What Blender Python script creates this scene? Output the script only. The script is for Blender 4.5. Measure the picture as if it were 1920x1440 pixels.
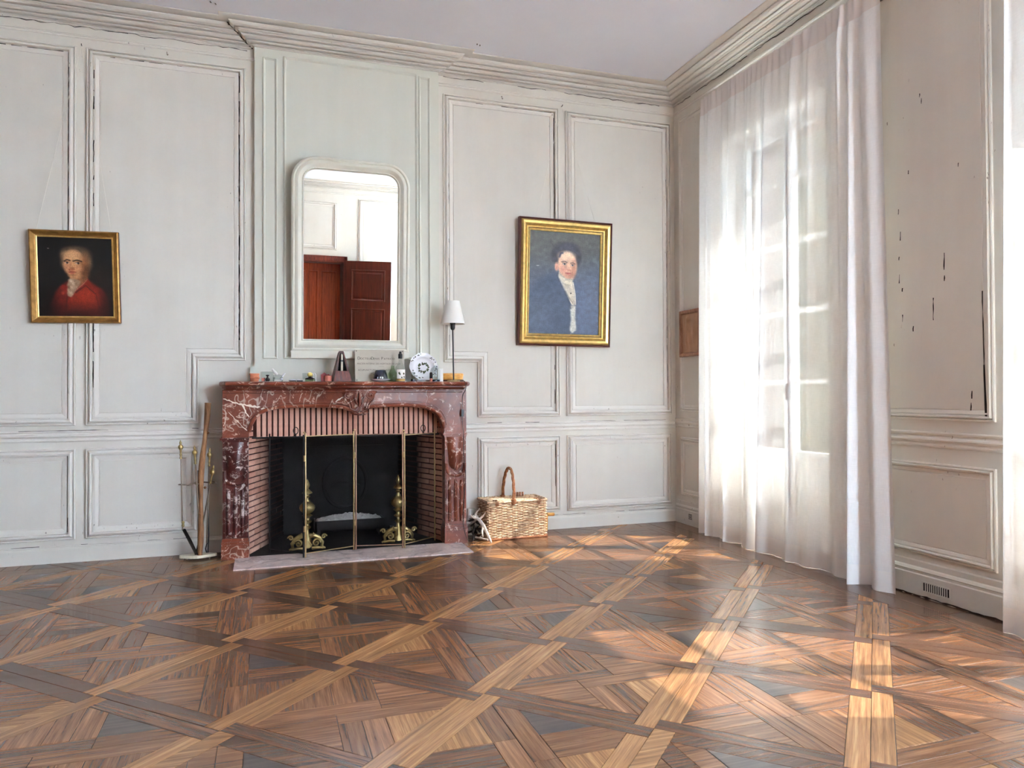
import bpy, math, random
import numpy as np
from mathutils import Vector, Matrix, noise as mnoise

for o in list(bpy.data.objects):
    bpy.data.objects.remove(o)
scene = bpy.context.scene
COL = scene.collection
rnd = random.Random(7)

# ------------------------------------------------------------------ camera
RIGHT = Vector((0.947832952, -0.318731281, -0.004802648))
UP = Vector((0.000617247, -0.013231144, 0.999912274))
FWD = Vector((0.318766864, 0.947752767, 0.012344178))
FOCAL_PX = 1373.7
cam_data = bpy.data.cameras.new('camera')
cam = bpy.data.objects.new('camera', cam_data)
COL.objects.link(cam)
M = Matrix.Identity(4)
for r in range(3):
    M[r][0], M[r][1], M[r][2] = RIGHT[r], UP[r], -FWD[r]
M[0][3], M[1][3], M[2][3] = 0.0, 0.0, 1.12
cam.matrix_world = M
cam_data.sensor_width = 36.0
cam_data.lens = FOCAL_PX / 1920.0 * 36.0
cam_data.clip_start = 0.05
scene.camera = cam

# ------------------------------------------------------------------ sky, sun, exposure
SKY_STRENGTH = 24.0
SUN_STRENGTH = 52.0
EXPOSURE = 1.66
SUN_TRAVEL = Vector((-1.0, 0.38, -1.22)).normalized()
world = bpy.data.worlds.new('sky')
scene.world = world
world.use_nodes = True
wn = world.node_tree.nodes
wn.clear()
# pale hazy summer sky: a plain horizon-to-zenith gradient all round
tc = wn.new('ShaderNodeTexCoord')
sx = wn.new('ShaderNodeSeparateXYZ')
sky = wn.new('ShaderNodeValToRGB')
sky.color_ramp.elements[0].position = 0.0
sky.color_ramp.elements[0].color = (0.70, 0.84, 1.0, 1)
sky.color_ramp.elements[1].position = 0.9
sky.color_ramp.elements[1].color = (0.49, 0.69, 1.0, 1)
world.node_tree.links.new(tc.outputs['Generated'], sx.inputs[0])
world.node_tree.links.new(sx.outputs['Z'], sky.inputs[0])
bg = wn.new('ShaderNodeBackground')
bg.inputs['Strength'].default_value = SKY_STRENGTH
wo = wn.new('ShaderNodeOutputWorld')
world.node_tree.links.new(sky.outputs[0], bg.inputs[0])
world.node_tree.links.new(bg.outputs[0], wo.inputs[0])

sun_data = bpy.data.lights.new('sun', 'SUN')
sun_data.energy = SUN_STRENGTH
sun_data.angle = math.radians(0.55)
sun_data.color = (1.0, 0.96, 0.90)
sun = bpy.data.objects.new('sun', sun_data)
sun.rotation_euler = SUN_TRAVEL.to_track_quat('-Z', 'Y').to_euler()
sun.location = (12, -3, 12)
COL.objects.link(sun)

scene.view_settings.view_transform = 'Standard'
scene.view_settings.look = 'None'
scene.view_settings.gamma = 1.0
scene.view_settings.use_curve_mapping = False
scene.view_settings.exposure = EXPOSURE
scene.cycles.use_denoising = True
scene.cycles.max_bounces = 14
scene.cycles.diffuse_bounces = 8
scene.cycles.glossy_bounces = 5
scene.cycles.transmission_bounces = 8
scene.cycles.transparent_max_bounces = 24
scene.cycles.caustics_reflective = False
scene.cycles.caustics_refractive = False
scene.cycles.sample_clamp_indirect = 6.0

# ------------------------------------------------------------------ dimensions (metres)
D = 5.624          # back wall plane (y)
W = 3.403          # right wall plane (x)
XL = -4.4          # left wall
YR = -2.0          # rear wall
H = 3.735           # ceiling
BF = 5.57          # chimney breast face
BX0, BX1 = -0.075, 1.28
MT = 1.207         # mantel shelf top

# ------------------------------------------------------------------ helpers
OFF = {}


def srgb(r, g, b):
    def f(c):
        c /= 255.0
        return c / 12.92 if c <= 0.04045 else ((c + 0.055) / 1.055) ** 2.4
    return (f(r), f(g), f(b), 1.0)


def tag(o, label=None, cat=None, group=None, kind=None):
    if label:
        o['label'] = label
    if cat:
        o['category'] = cat
    if group:
        o['group'] = group
    if kind:
        o['kind'] = kind
    return o


def thing(name, label, cat, loc=(0, 0, 0), group=None, local=False, kind=None):
    o = bpy.data.objects.new(name, None)
    o.empty_display_size = 0.05
    COL.objects.link(o)
    o.location = loc
    OFF[o.name] = Vector((0, 0, 0)) if local else Vector(loc)
    return tag(o, label, cat, group, kind)


class MB:
    def __init__(self):
        self.v, self.f, self.m = [], [], []

    def add(self, vs, fs, mi=0):
        n = len(self.v)
        self.v.extend([tuple(p) for p in vs])
        for f in fs:
            self.f.append(tuple(i + n for i in f))
            self.m.append(mi)

    def box(self, x0, x1, y0, y1, z0, z1, mi=0):
        vs = [(x, y, z) for z in (z0, z1) for y in (y0, y1) for x in (x0, x1)]
        self.add(vs, [(0, 2, 3, 1), (4, 5, 7, 6), (0, 1, 5, 4), (2, 6, 7, 3), (0, 4, 6, 2), (1, 3, 7, 5)], mi)

    def obox(self, c, ax, ay, az, mi=0):
        c, ax, ay, az = map(Vector, (c, ax, ay, az))
        vs = [c + sx * ax + sy * ay + sz * az for sz in (-1, 1) for sy in (-1, 1) for sx in (-1, 1)]
        self.add(vs, [(0, 2, 3, 1), (4, 5, 7, 6), (0, 1, 5, 4), (2, 6, 7, 3), (0, 4, 6, 2), (1, 3, 7, 5)], mi)

    def tube(self, pts, r, seg=8, cap=True, mi=0, closed=False):
        pts = [Vector(p) for p in pts]
        n = len(pts)
        rs = r if isinstance(r, (list, tuple)) else [r] * n
        up = None
        vs = []
        for i in range(n):
            if closed:
                t = pts[(i + 1) % n] - pts[i - 1]
            else:
                t = pts[min(i + 1, n - 1)] - pts[max(i - 1, 0)]
            if t.length < 1e-9:
                t = Vector((0, 0, 1))
            t.normalize()
            if up is None:
                up = Vector((0, 0, 1)) if abs(t.z) < 0.9 else Vector((1, 0, 0))
            up = up - t * up.dot(t)
            if up.length < 1e-6:
                up = t.orthogonal()
            up.normalize()
            s = t.cross(up)
            for k in range(seg):
                a = 2 * math.pi * k / seg
                vs.append(pts[i] + (up * math.cos(a) + s * math.sin(a)) * rs[i])
        fs = []
        m = n if closed else n - 1
        for i in range(m):
            j = (i + 1) % n
            for k in range(seg):
                k2 = (k + 1) % seg
                fs.append((i * seg + k, j * seg + k, j * seg + k2, i * seg + k2))
        if cap and not closed:
            fs.append(tuple(range(seg)))
            fs.append(tuple((n - 1) * seg + k for k in reversed(range(seg))))
        self.add(vs, fs, mi)

    def lathe(self, prof, c=(0, 0, 0), seg=24, mi=0, sx=1.0, sy=1.0):
        vs, fs = [], []
        n = len(prof)
        for (r, z) in prof:
            for k in range(seg):
                a = 2 * math.pi * k / seg
                vs.append((c[0] + r * sx * math.cos(a), c[1] + r * sy * math.sin(a), c[2] + z))
        for i in range(n - 1):
            for k in range(seg):
                k2 = (k + 1) % seg
                fs.append((i * seg + k, i * seg + k2, (i + 1) * seg + k2, (i + 1) * seg + k))
        if prof[0][0] > 1e-5:
            fs.append(tuple(reversed(range(seg))))
        if prof[-1][0] > 1e-5:
            fs.append(tuple((n - 1) * seg + k for k in range(seg)))
        self.add(vs, fs, mi)

    def prism(self, poly, fn, h0, h1, mi=0):
        """poly: 2D points; fn(a, b, h) -> 3D."""
        n = len(poly)
        vs = [fn(a, b, h0) for a, b in poly] + [fn(a, b, h1) for a, b in poly]
        fs = [tuple(reversed(range(n))), tuple(range(n, 2 * n))]
        for i in range(n):
            j = (i + 1) % n
            fs.append((i, j, n + j, n + i))
        self.add(vs, fs, mi)

    def ico(self, c, r, mi=0, sq=(1, 1, 1)):
        c = Vector(c)
        vs = [c + Vector((r * sq[0] * x, r * sq[1] * y, r * sq[2] * z)) for x, y, z in
              ((1, 0, 0), (-1, 0, 0), (0, 1, 0), (0, -1, 0), (0, 0, 1), (0, 0, -1))]
        self.add(vs, [(0, 2, 4), (2, 1, 4), (1, 3, 4), (3, 0, 4), (2, 0, 5), (1, 2, 5), (3, 1, 5), (0, 3, 5)], mi)

    def grid(self, nu, nv, fn, mi=0):
        vs = [fn(i / (nu - 1), j / (nv - 1)) for j in range(nv) for i in range(nu)]
        fs = [(j * nu + i, j * nu + i + 1, (j + 1) * nu + i + 1, (j + 1) * nu + i) for j in range(nv - 1) for i in range(nu - 1)]
        self.add(vs, fs, mi)

    def mesh(self, name, mats, off=Vector((0, 0, 0)), smooth=False):
        me = bpy.data.meshes.new(name)
        me.from_pydata([(p[0] - off.x, p[1] - off.y, p[2] - off.z) for p in self.v], [], self.f)
        for m in (mats if isinstance(mats, (list, tuple)) else [mats]):
            me.materials.append(m)
        if len(set(self.m)) > 1:
            me.polygons.foreach_set('material_index', self.m)
        if smooth:
            me.polygons.foreach_set('use_smooth', [True] * len(me.polygons))
            try:
                me.set_sharp_from_angle(angle=math.radians(38))
            except Exception:
                pass
        me.validate()
        me.update()
        return me

    def build(self, name, mats, parent=None, smooth=False, kind=None, label=None):
        off = OFF.get(parent.name, Vector((0, 0, 0))) if parent else Vector((0, 0, 0))
        me = self.mesh(name, mats, off, smooth)
        o = bpy.data.objects.new(name, me)
        COL.objects.link(o)
        if parent:
            o.parent = parent
        OFF[o.name] = off
        if kind:
            o['kind'] = kind
        if label:
            o['label'] = label
        return o


def copy_tree(o, parent=None):
    c = o.copy()
    COL.objects.link(c)
    if parent:
        c.parent = parent
    for ch in list(o.children):
        copy_tree(ch, c)
    return c


# ------------------------------------------------------------------ materials
class NT:
    def __init__(self, name):
        self.mat = bpy.data.materials.new(name)
        self.mat.use_nodes = True
        self.t = self.mat.node_tree
        self.t.nodes.clear()
        self.out = self.t.nodes.new('ShaderNodeOutputMaterial')

    def n(self, typ, **kw):
        nd = self.t.nodes.new('ShaderNode' + typ)
        for k, v in kw.items():
            setattr(nd, k, v)
        return nd

    def l(self, a, b):
        self.t.links.new(a, b)

    def coord(self, scale=(1, 1, 1), kind='Object', rand=False, rot=(0, 0, 0)):
        tc = self.n('TexCoord')
        mp = self.n('Mapping')
        mp.inputs['Scale'].default_value = scale
        mp.inputs['Rotation'].default_value = rot
        self.l(tc.outputs[kind], mp.inputs['Vector'])
        if rand:
            oi = self.n('ObjectInfo')
            mu = self.n('VectorMath', operation='SCALE')
            mu.inputs[0].default_value = (37.0, 91.0, 13.0)
            self.l(oi.outputs['Random'], mu.inputs['Scale'])
            self.l(mu.outputs[0], mp.inputs['Location'])
        return mp.outputs[0]

    def noise(self, vec, scale=5.0, detail=4.0, rough=0.55, dist=0.0):
        nd = self.n('TexNoise')
        nd.inputs['Scale'].default_value = scale
        nd.inputs['Detail'].default_value = detail
        nd.inputs['Roughness'].default_value = rough
        nd.inputs['Distortion'].default_value = dist
        if vec is not None:
            self.l(vec, nd.inputs['Vector'])
        return nd.outputs['Fac']

    def ramp(self, fac, stops, interp='LINEAR'):
        nd = self.n('ValToRGB')
        nd.color_ramp.interpolation = interp
        el = nd.color_ramp.elements
        while len(el) < len(stops):
            el.new(0.5)
        for e, (p, c) in zip(el, stops):
            e.position = p
            e.color = c if len(c) == 4 else (*c, 1.0)
        self.l(fac, nd.inputs[0])
        return nd.outputs[0]

    def mix(self, fac, a, b, blend='MIX'):
        nd = self.n('MixRGB', blend_type=blend)
        for s, v in ((nd.inputs[0], fac), (nd.inputs[1], a), (nd.inputs[2], b)):
            if hasattr(v, 'links'):
                self.l(v, s)
            else:
                s.default_value = v
        return nd.outputs[0]

    def math(self, op, a, b=0.0):
        nd = self.n('Math', operation=op)
        for s, v in ((nd.inputs[0], a), (nd.inputs[1], b)):
            if hasattr(v, 'links'):
                self.l(v, s)
            else:
                s.default_value = v
        return nd.outputs[0]

    def bump(self, h, strength=0.2, dist=0.01):
        nd = self.n('Bump')
        nd.inputs['Strength'].default_value = strength
        nd.inputs['Distance'].default_value = dist
        self.l(h, nd.inputs['Height'])
        return nd.outputs[0]

    def pbr(self, color, rough=0.6, metal=0.0, spec=0.5, bump=None, coat=0.0, trans=0.0, ior=1.45, sub=None):
        b = self.n('BsdfPrincipled')
        for key, v in (('Base Color', color), ('Roughness', rough), ('Metallic', metal)):
            if hasattr(v, 'links'):
                self.l(v, b.inputs[key])
            else:
                b.inputs[key].default_value = v
        b.inputs['Specular IOR Level'].default_value = spec
        b.inputs['Coat Weight'].default_value = coat
        b.inputs['Transmission Weight'].default_value = trans
        b.inputs['IOR'].default_value = ior
        if bump is not None:
            self.l(bump, b.inputs['Normal'])
        self.l(b.outputs[0], self.out.inputs[0])
        return self.mat


def plain(name, col, rough=0.5, metal=0.0, spec=0.5, var=0.12, scale=14.0, bump=0.0, coat=0.0):
    t = NT(name)
    v = t.coord()
    f = t.noise(v, scale, 4)
    a = tuple(c * (1 - var) for c in col[:3]) + (1,)
    b = tuple(min(1, c * (1 + var)) for c in col[:3]) + (1,)
    c = t.ramp(f, [(0.3, a), (0.7, b)])
    bp = t.bump(f, bump, 0.004) if bump else None
    return t.pbr(c, rough, metal, spec, bp, coat)


def paint(name, base, warm, fleck=0.55):
    """Old oil paint on panelling: soft mottling, faint vertical brush bands, small dark chips."""
    t = NT(name)
    v = t.coord()
    big = t.noise(v, 1.6, 5, 0.6)
    c = t.ramp(big, [(0.3, base), (0.72, warm)])
    vs = t.coord((9.0, 9.0, 0.35))
    streak = t.noise(vs, 1.2, 3)
    c = t.mix(0.045, c, t.ramp(streak, [(0.35, (0.3, 0.29, 0.27, 1)), (0.65, (0.9, 0.9, 0.9, 1))]), 'OVERLAY')
    fl = t.noise(t.coord((60, 60, 22)), 1.0, 2, 0.5)
    where = t.noise(v, 2.3, 2)
    m = t.math('MULTIPLY', t.ramp(fl, [(0.70, (0, 0, 0, 1)), (0.74, (1, 1, 1, 1))]),
               t.ramp(where, [(fleck, (0, 0, 0, 1)), (fleck + 0.1, (1, 1, 1, 1))]))
    c = t.mix(t.math('MULTIPLY', m, 0.75), c, srgb(112, 96, 84))
    h = t.noise(t.coord((40, 40, 12)), 1.0, 4)
    return t.pbr(c, 0.68, 0, 0.22, t.bump(h, 0.10, 0.004))


def wood(name, a, b, c, rough=0.33, grain=(1.2, 26, 26), rand=True, lo=0.72, hi=1.2, bump=0.08, coat=0.0, spec=0.5):
    t = NT(name)
    v = t.coord(grain, rand=rand)
    g = t.noise(v, 2.4, 6, 0.62, 0.25)
    col = t.ramp(g, [(0.30, a), (0.5, b), (0.70, c)])
    fine = t.noise(t.coord((grain[0] * 3, grain[1] * 5, grain[2] * 5), rand=rand), 2.0, 3)
    col = t.mix(0.22, col, t.ramp(fine, [(0.35, (0.15, 0.12, 0.1, 1)), (0.6, (0.8, 0.8, 0.8, 1))]), 'OVERLAY')
    if rand:
        oi = t.n('ObjectInfo')
        mr = t.n('MapRange')
        mr.inputs['To Min'].default_value = lo * 0.9
        mr.inputs['To Max'].default_value = hi * 0.9
        t.l(oi.outputs['Random'], mr.inputs['Value'])
        hs = t.n('HueSaturation')
        hs.inputs['Saturation'].default_value = 0.90
        hs.inputs['Hue'].default_value = 0.512
        t.l(mr.outputs[0], hs.inputs['Value'])
        t.l(col, hs.inputs['Color'])
        col = hs.outputs[0]
    return t.pbr(col, rough, 0, spec, t.bump(g, bump, 0.002), coat)


def marble(name, a, b, vein, pale, vscale=2.2, amount=0.06, rough=0.18, blot=0.62, seedrot=0.3, fleck=0.64):
    """red-brown ground with small pale flecks, cloudy pale blots and a few meandering veins."""
    t = NT(name)
    v = t.coord(rot=(seedrot, 0.4, 0.7))
    base = t.ramp(t.noise(v, 6.0, 6, 0.65, 0.4), [(0.34, a), (0.64, b)])
    n1 = t.noise(v, vscale, 4, 0.55, 0.5)
    vein1 = t.ramp(t.math('ABSOLUTE', t.math('SUBTRACT', n1, 0.5)), [(amount * 0.015, (0.9, 0.9, 0.9, 1)), (amount * 0.05, (0, 0, 0, 1))])
    where = t.ramp(t.noise(v, vscale * 0.9, 2), [(0.42, (0, 0, 0, 1)), (0.58, (1, 1, 1, 1))])
    n2 = t.noise(v, vscale * 3.0, 6, 0.72, 1.2)
    blots = t.math('MULTIPLY', t.ramp(n2, [(blot, (0, 0, 0, 1)), (blot + 0.03, (1, 1, 1, 1))]), where)
    n4 = t.noise(v, vscale * 11, 5, 0.68, 0.6)
    flecks = t.ramp(n4, [(fleck, (0, 0, 0, 1)), (fleck + 0.03, (0.85, 0.85, 0.85, 1))])
    n3 = t.noise(v, vscale * 2.7, 4, 0.6, 0.8)
    vein2 = t.ramp(t.math('ABSOLUTE', t.math('SUBTRACT', n3, 0.47)), [(amount * 0.008, (0.55, 0.55, 0.55, 1)), (amount * 0.03, (0, 0, 0, 1))])
    c = t.mix(flecks, base, pale)
    c = t.mix(blots, c, pale)
    c = t.mix(t.math('MULTIPLY', vein2, where), c, pale)
    c = t.mix(t.math('MULTIPLY', vein1, 0.6), c, vein)
    return t.pbr(c, rough, 0, 0.4)


M_ = {}
M_['wall'] = paint('old_greige_paint', srgb(216, 212, 203), srgb(227, 224, 215), 0.58)
M_['mould'] = paint('old_greige_paint_mouldings', srgb(225, 221, 213), srgb(235, 232, 225), 0.50)
M_['cornice'] = paint('cornice_paint', srgb(214, 211, 205), srgb(226, 224, 218), 0.55)
M_['breast'] = paint('pale_green_paint', srgb(212, 213, 202), srgb(220, 221, 210), 0.75)
M_['ceiling'] = plain('ceiling_white', srgb(236, 242, 255), 0.85, var=0.02, scale=2.0)
M_['crack'] = plain('dark_crack', srgb(38, 30, 26), 0.9)
M_['grime'] = plain('floor_underlay', srgb(34, 24, 20), 0.8)
M_['plank_light'] = wood('parquet_light', srgb(122, 72, 38), srgb(156, 98, 55), srgb(186, 126, 76), 0.27, rand=True, lo=0.85, hi=1.2, spec=0.8, coat=0.15)
M_['plank_dark'] = wood('parquet_dark', srgb(66, 39, 30), srgb(98, 59, 42), srgb(126, 80, 56), 0.26, rand=True, lo=0.8, hi=1.15, spec=0.8, coat=0.15)
M_['plank_mid'] = wood('parquet_mid', srgb(92, 52, 33), srgb(126, 75, 47), srgb(154, 98, 63), 0.26, rand=True, lo=0.75, hi=1.22, spec=0.8, coat=0.15)
M_['plank_slate'] = wood('parquet_slate', srgb(58, 46, 42), srgb(78, 66, 62), srgb(98, 84, 78), 0.28, rand=True, lo=0.8, hi=1.2, spec=0.8, coat=0.15)
M_['mahogany'] = wood('mahogany', srgb(58, 20, 13), srgb(92, 34, 22), srgb(120, 50, 31), 0.42, grain=(20, 20, 1.0), rand=False)
M_['mahogany_dark'] = wood('mahogany_dark', srgb(48, 18, 12), srgb(70, 27, 17), srgb(92, 38, 24), 0.3, grain=(20, 20, 1.0), rand=False)
M_['bounce_cut_wood'] = wood('bounce_cutting_dark_wood', srgb(52, 34, 24), srgb(74, 50, 36), srgb(92, 64, 46), 0.4, grain=(14, 14, 1.0), rand=False)  # dark finish chosen for the unseen left wall to absorb bounce light
M_['door_red'] = wood('door_red', srgb(120, 48, 22), srgb(158, 68, 34), srgb(182, 86, 46), 0.35, grain=(20, 20, 1.0), rand=False)
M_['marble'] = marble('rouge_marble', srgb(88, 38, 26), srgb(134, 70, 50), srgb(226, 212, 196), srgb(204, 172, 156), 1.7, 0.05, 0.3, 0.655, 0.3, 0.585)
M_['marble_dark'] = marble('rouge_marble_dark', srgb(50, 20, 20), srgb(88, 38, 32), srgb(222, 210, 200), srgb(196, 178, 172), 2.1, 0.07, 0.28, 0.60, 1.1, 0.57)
M_['matte_black'] = plain('matte_black', srgb(16, 15, 16), 0.85, spec=0.1)
M_['vein'] = plain('white_vein', srgb(232, 220, 206), 0.3, var=0.06)
M_['sky_block_dark'] = plain('sky_blocking_dark_green', srgb(68, 70, 56), 0.9, var=0.45, scale=1.5)  # kept dark so the added wing looks dim through the curtain
M_['hearth'] = marble('hearth_marble', srgb(196, 178, 174), srgb(234, 216, 210), srgb(140, 124, 122), srgb(244, 236, 232), 2.6, 0.5, 0.34, 0.56, 2.0, 0.60)
M_['gilt'] = plain('gilt', srgb(214, 182, 112), 0.33, 0.8, var=0.22, scale=30, bump=0.15)
M_['gilt_dull'] = plain('gilt_dull', srgb(158, 118, 66), 0.42, 0.7, var=0.3, scale=26, bump=0.15)
M_['frame_red'] = plain('frame_bole', srgb(74, 26, 18), 0.45, 0.1, var=0.3)
M_['brass'] = plain('brass', srgb(216, 190, 140), 0.28, 1.0, var=0.15, scale=40)
M_['brass_old'] = plain('brass_old', srgb(178, 156, 104), 0.36, 0.85, var=0.3, scale=40, bump=0.2)
M_['copper_rod'] = plain('copper_rod', srgb(214, 174, 148), 0.3, 1.0, var=0.12, scale=40)
M_['iron'] = plain('wrought_iron', srgb(40, 36, 36), 0.5, 0.6, var=0.3, scale=20, bump=0.3)
M_['steel_dull'] = plain('dull_steel', srgb(120, 104, 88), 0.4, 0.9, var=0.25, scale=20)
M_['soot'] = plain('soot', srgb(26, 24, 26), 0.8, var=0.4, scale=9, bump=0.4)
M_['ash'] = plain('ash', srgb(226, 222, 218), 0.9, var=0.35, scale=60, bump=0.5)
M_['white_frame'] = plain('mirror_frame_paint', srgb(226, 225, 212), 0.38, var=0.03)
M_['white_paint'] = plain('window_paint', srgb(222, 222, 216), 0.4, var=0.04)
M_['stone'] = plain('terrace_gravel', srgb(226, 222, 214), 0.9, var=0.08, scale=3)
M_['render'] = plain('exterior_render', srgb(86, 82, 74), 0.9, var=0.05)
M_['terracotta'] = plain('terracotta', srgb(204, 128, 96), 0.8, var=0.15, scale=30, bump=0.2)
M_['pink_clay'] = plain('pink_clay', srgb(226, 140, 120), 0.7, var=0.12)
M_['red_lacquer'] = plain('red_lacquer', srgb(132, 24, 26), 0.35, var=0.2)
M_['black'] = plain('black_gloss', srgb(18, 18, 22), 0.4, var=0.1)
M_['blue_glass'] = plain('dark_blue_glaze', srgb(16, 22, 48), 0.1, var=0.2, coat=0.6)
M_['cream'] = plain('cream_cloth', srgb(222, 214, 190), 0.8, var=0.06, bump=0.2)
M_['white_card'] = plain('white_card', srgb(240, 240, 236), 0.6, var=0.02)
M_['porcelain'] = plain('porcelain', srgb(236, 236, 240), 0.12, var=0.02, coat=0.5)
M_['ivy'] = plain('painted_leaf', srgb(66, 74, 44), 0.25, var=0.4, scale=80)
M_['violet'] = plain('painted_flower', srgb(58, 52, 78), 0.25, var=0.4, scale=80)
M_['wax'] = plain('yellow_wax', srgb(232, 206, 110), 0.5, var=0.06)
M_['olivewood'] = wood('olive_wood', srgb(190, 124, 50), srgb(224, 164, 82), srgb(240, 194, 116), 0.4, grain=(4, 9, 9), rand=False)
M_['plaque'] = plain('engraved_plate', srgb(170, 160, 146), 0.5, 0.25, var=0.08, scale=8)
M_['engraving'] = plain('engraving_black', srgb(44, 38, 34), 0.6)
M_['shade'] = plain('lamp_shade_card', srgb(240, 238, 232), 0.8, var=0.02)
M_['stick'] = wood('bare_stick', srgb(92, 58, 36), srgb(142, 98, 64), srgb(176, 134, 94), 0.7, grain=(16, 16, 2.0), rand=False, bump=0.5)
M_['bark'] = plain('dark_bark', srgb(44, 36, 34), 0.85, var=0.4, scale=40, bump=0.8)
M_['driftwood'] = plain('pale_driftwood', srgb(188, 176, 164), 0.8, var=0.25, scale=30, bump=0.6)
M_['string'] = plain('string', srgb(232, 228, 218), 0.8, var=0.05)
M_['relief'] = plain('carved_relief', srgb(166, 124, 92), 0.55, var=0.15, bump=0.1)
M_['relief_frame'] = wood('relief_frame_wood', srgb(116, 72, 50), srgb(148, 100, 72), srgb(168, 120, 90), 0.5, grain=(14, 14, 3), rand=False)
M_['cord'] = plain('brown_cord', srgb(44, 26, 22), 0.5, var=0.1)
M_['plastic_white'] = plain('white_plastic', srgb(220, 218, 212), 0.4, var=0.02)
M_['bead'] = plain('beading', srgb(206, 206, 196), 0.4, var=0.03)


def wicker_mat(name, a, b):
    t = NT(name)
    oi = t.n('ObjectInfo')
    f = t.noise(t.coord((18, 18, 30)), 2.0, 4)
    c = t.ramp(f, [(0.3, a), (0.68, b)])
    return t.pbr(c, 0.5, 0, 0.4, t.bump(t.noise(t.coord((120, 120, 120)), 1, 2), 0.2, 0.002))


M_['wicker'] = wicker_mat('wicker', srgb(156, 108, 76), srgb(236, 214, 178))
M_['wicker_dark'] = wicker_mat('wicker_dark', srgb(118, 70, 44), srgb(168, 112, 72))


def brick_mat():
    t = NT('firebrick')
    oi = t.n('ObjectInfo')
    v = t.coord((1, 1, 1))
    c = t.ramp(oi.outputs['Random'], [(0.0, srgb(206, 146, 126)), (0.5, srgb(226, 172, 152)), (1.0, srgb(234, 188, 166))])
    n = t.noise(t.coord((30, 30, 30)), 1.0, 4)
    c = t.mix(0.3, c, t.ramp(n, [(0.3, srgb(150, 96, 84)), (0.7, srgb(226, 182, 162))]))
    # soot licking up the lower back of the fireplace
    geo = t.n('NewGeometry')
    sp = t.n('SeparateXYZ')
    t.l(geo.outputs['Position'], sp.inputs[0])
    y = t.math('ADD', sp.outputs['Y'], t.math('MULTIPLY', t.noise(t.coord((3, 3, 3)), 1.5, 4), 0.22))
    m = t.n('MapRange')
    m.inputs['From Min'].default_value = 5.76
    m.inputs['From Max'].default_value = 5.90
    t.l(y, m.inputs['Value'])
    c = t.mix(m.outputs[0], c, srgb(28, 25, 27))
    return t.pbr(c, 0.85, 0, 0.3, t.bump(n, 0.3, 0.004))


M_['brick'] = brick_mat()
M_['mortar'] = plain('dark_mortar', srgb(66, 32, 26), 0.9, var=0.3, scale=30, bump=0.4)


def glass_thin(name, tint=(0.97, 0.98, 0.98, 1)):
    t = NT(name)
    lw = t.n('LayerWeight')
    lw.inputs['Blend'].default_value = 0.5
    fr = t.math('ADD', t.math('MULTIPLY', t.math('POWER', lw.outputs['Facing'], 5.0), 0.90), 0.05)
    tr = t.n('BsdfTransparent')
    tr.inputs[0].default_value = tint
    gl = t.n('BsdfGlossy')
    gl.inputs['Roughness'].default_value = 0.02
    mx = t.n('MixShader')
    t.l(fr, mx.inputs[0])
    t.l(tr.outputs[0], mx.inputs[1])
    t.l(gl.outputs[0], mx.inputs[2])
    t.l(mx.outputs[0], t.out.inputs[0])
    return t.mat


M_['pane'] = glass_thin('window_glass')
M_['glassware'] = glass_thin('clear_glassware', (0.86, 0.90, 0.89, 1))
M_['glass_green'] = glass_thin('green_glassware', (0.62, 0.74, 0.58, 1))


def mirror_mat():
    t = NT('silvered_glass')
    gl = t.n('BsdfGlossy')
    gl.inputs['Roughness'].default_value = 0.004
    gl.inputs['Color'].default_value = (0.86, 0.88, 0.88, 1)
    t.l(gl.outputs[0], t.out.inputs[0])
    return t.mat


M_['mirror'] = mirror_mat()


def linen(name, transp, col=(0.93, 0.93, 0.91, 1), transl=0.55):
    t = NT(name)
    dif = t.n('BsdfDiffuse')
    dif.inputs[0].default_value = col
    trl = t.n('BsdfTranslucent')
    trl.inputs[0].default_value = col
    trn = t.n('BsdfTransparent')
    m1 = t.n('MixShader')
    m1.inputs[0].default_value = transl
    t.l(dif.outputs[0], m1.inputs[1])
    t.l(trl.outputs[0], m1.inputs[2])
    wv = t.noise(t.coord((260, 260, 26)), 1.0, 2, 0.6)
    wh = t.noise(t.coord((26, 26, 260)), 1.0, 2, 0.6)
    s = t.math('ADD', wv, wh)
    mr = t.n('MapRange')
    mr.inputs['From Min'].default_value = 0.7
    mr.inputs['From Max'].default_value = 1.3
    mr.inputs['To Min'].default_value = transp * 0.35
    mr.inputs['To Max'].default_value = transp * 1.65
    t.l(s, mr.inputs['Value'])
    m2 = t.n('MixShader')
    t.l(mr.outputs[0], m2.inputs[0])
    t.l(m1.outputs[0], m2.inputs[1])
    t.l(trn.outputs[0], m2.inputs[2])
    t.l(m2.outputs[0], t.out.inputs[0])
    return t.mat


M_['linen'] = linen('sheer_linen', 0.060, (0.90, 0.91, 0.91, 1), 0.0075)
M_['linen_thick'] = linen('linen_doubled_shaded', 0.005, (0.80, 0.76, 0.74, 1), 0.012)  # doubled cloth; the heading's greyish-pink shading is put into its colour

# ================================================================== ROOM SHELL
Fb = lambda a, z, h: (a, D - h, z)
Fr = lambda a, z, h: (W - h, a, z)
Fc = lambda a, z, h: (a, BF - h, z)
Fq = lambda a, z, h: (a, YR + h, z)
Fl = lambda a, z, h: (XL + h, a, z)


def box_obj(name, boxes, mat, parent=None, kind=None, label=None):
    m = MB()
    for b in boxes:
        m.box(*b)
    return m.build(name, mat, parent, kind=kind, label=label)


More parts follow.
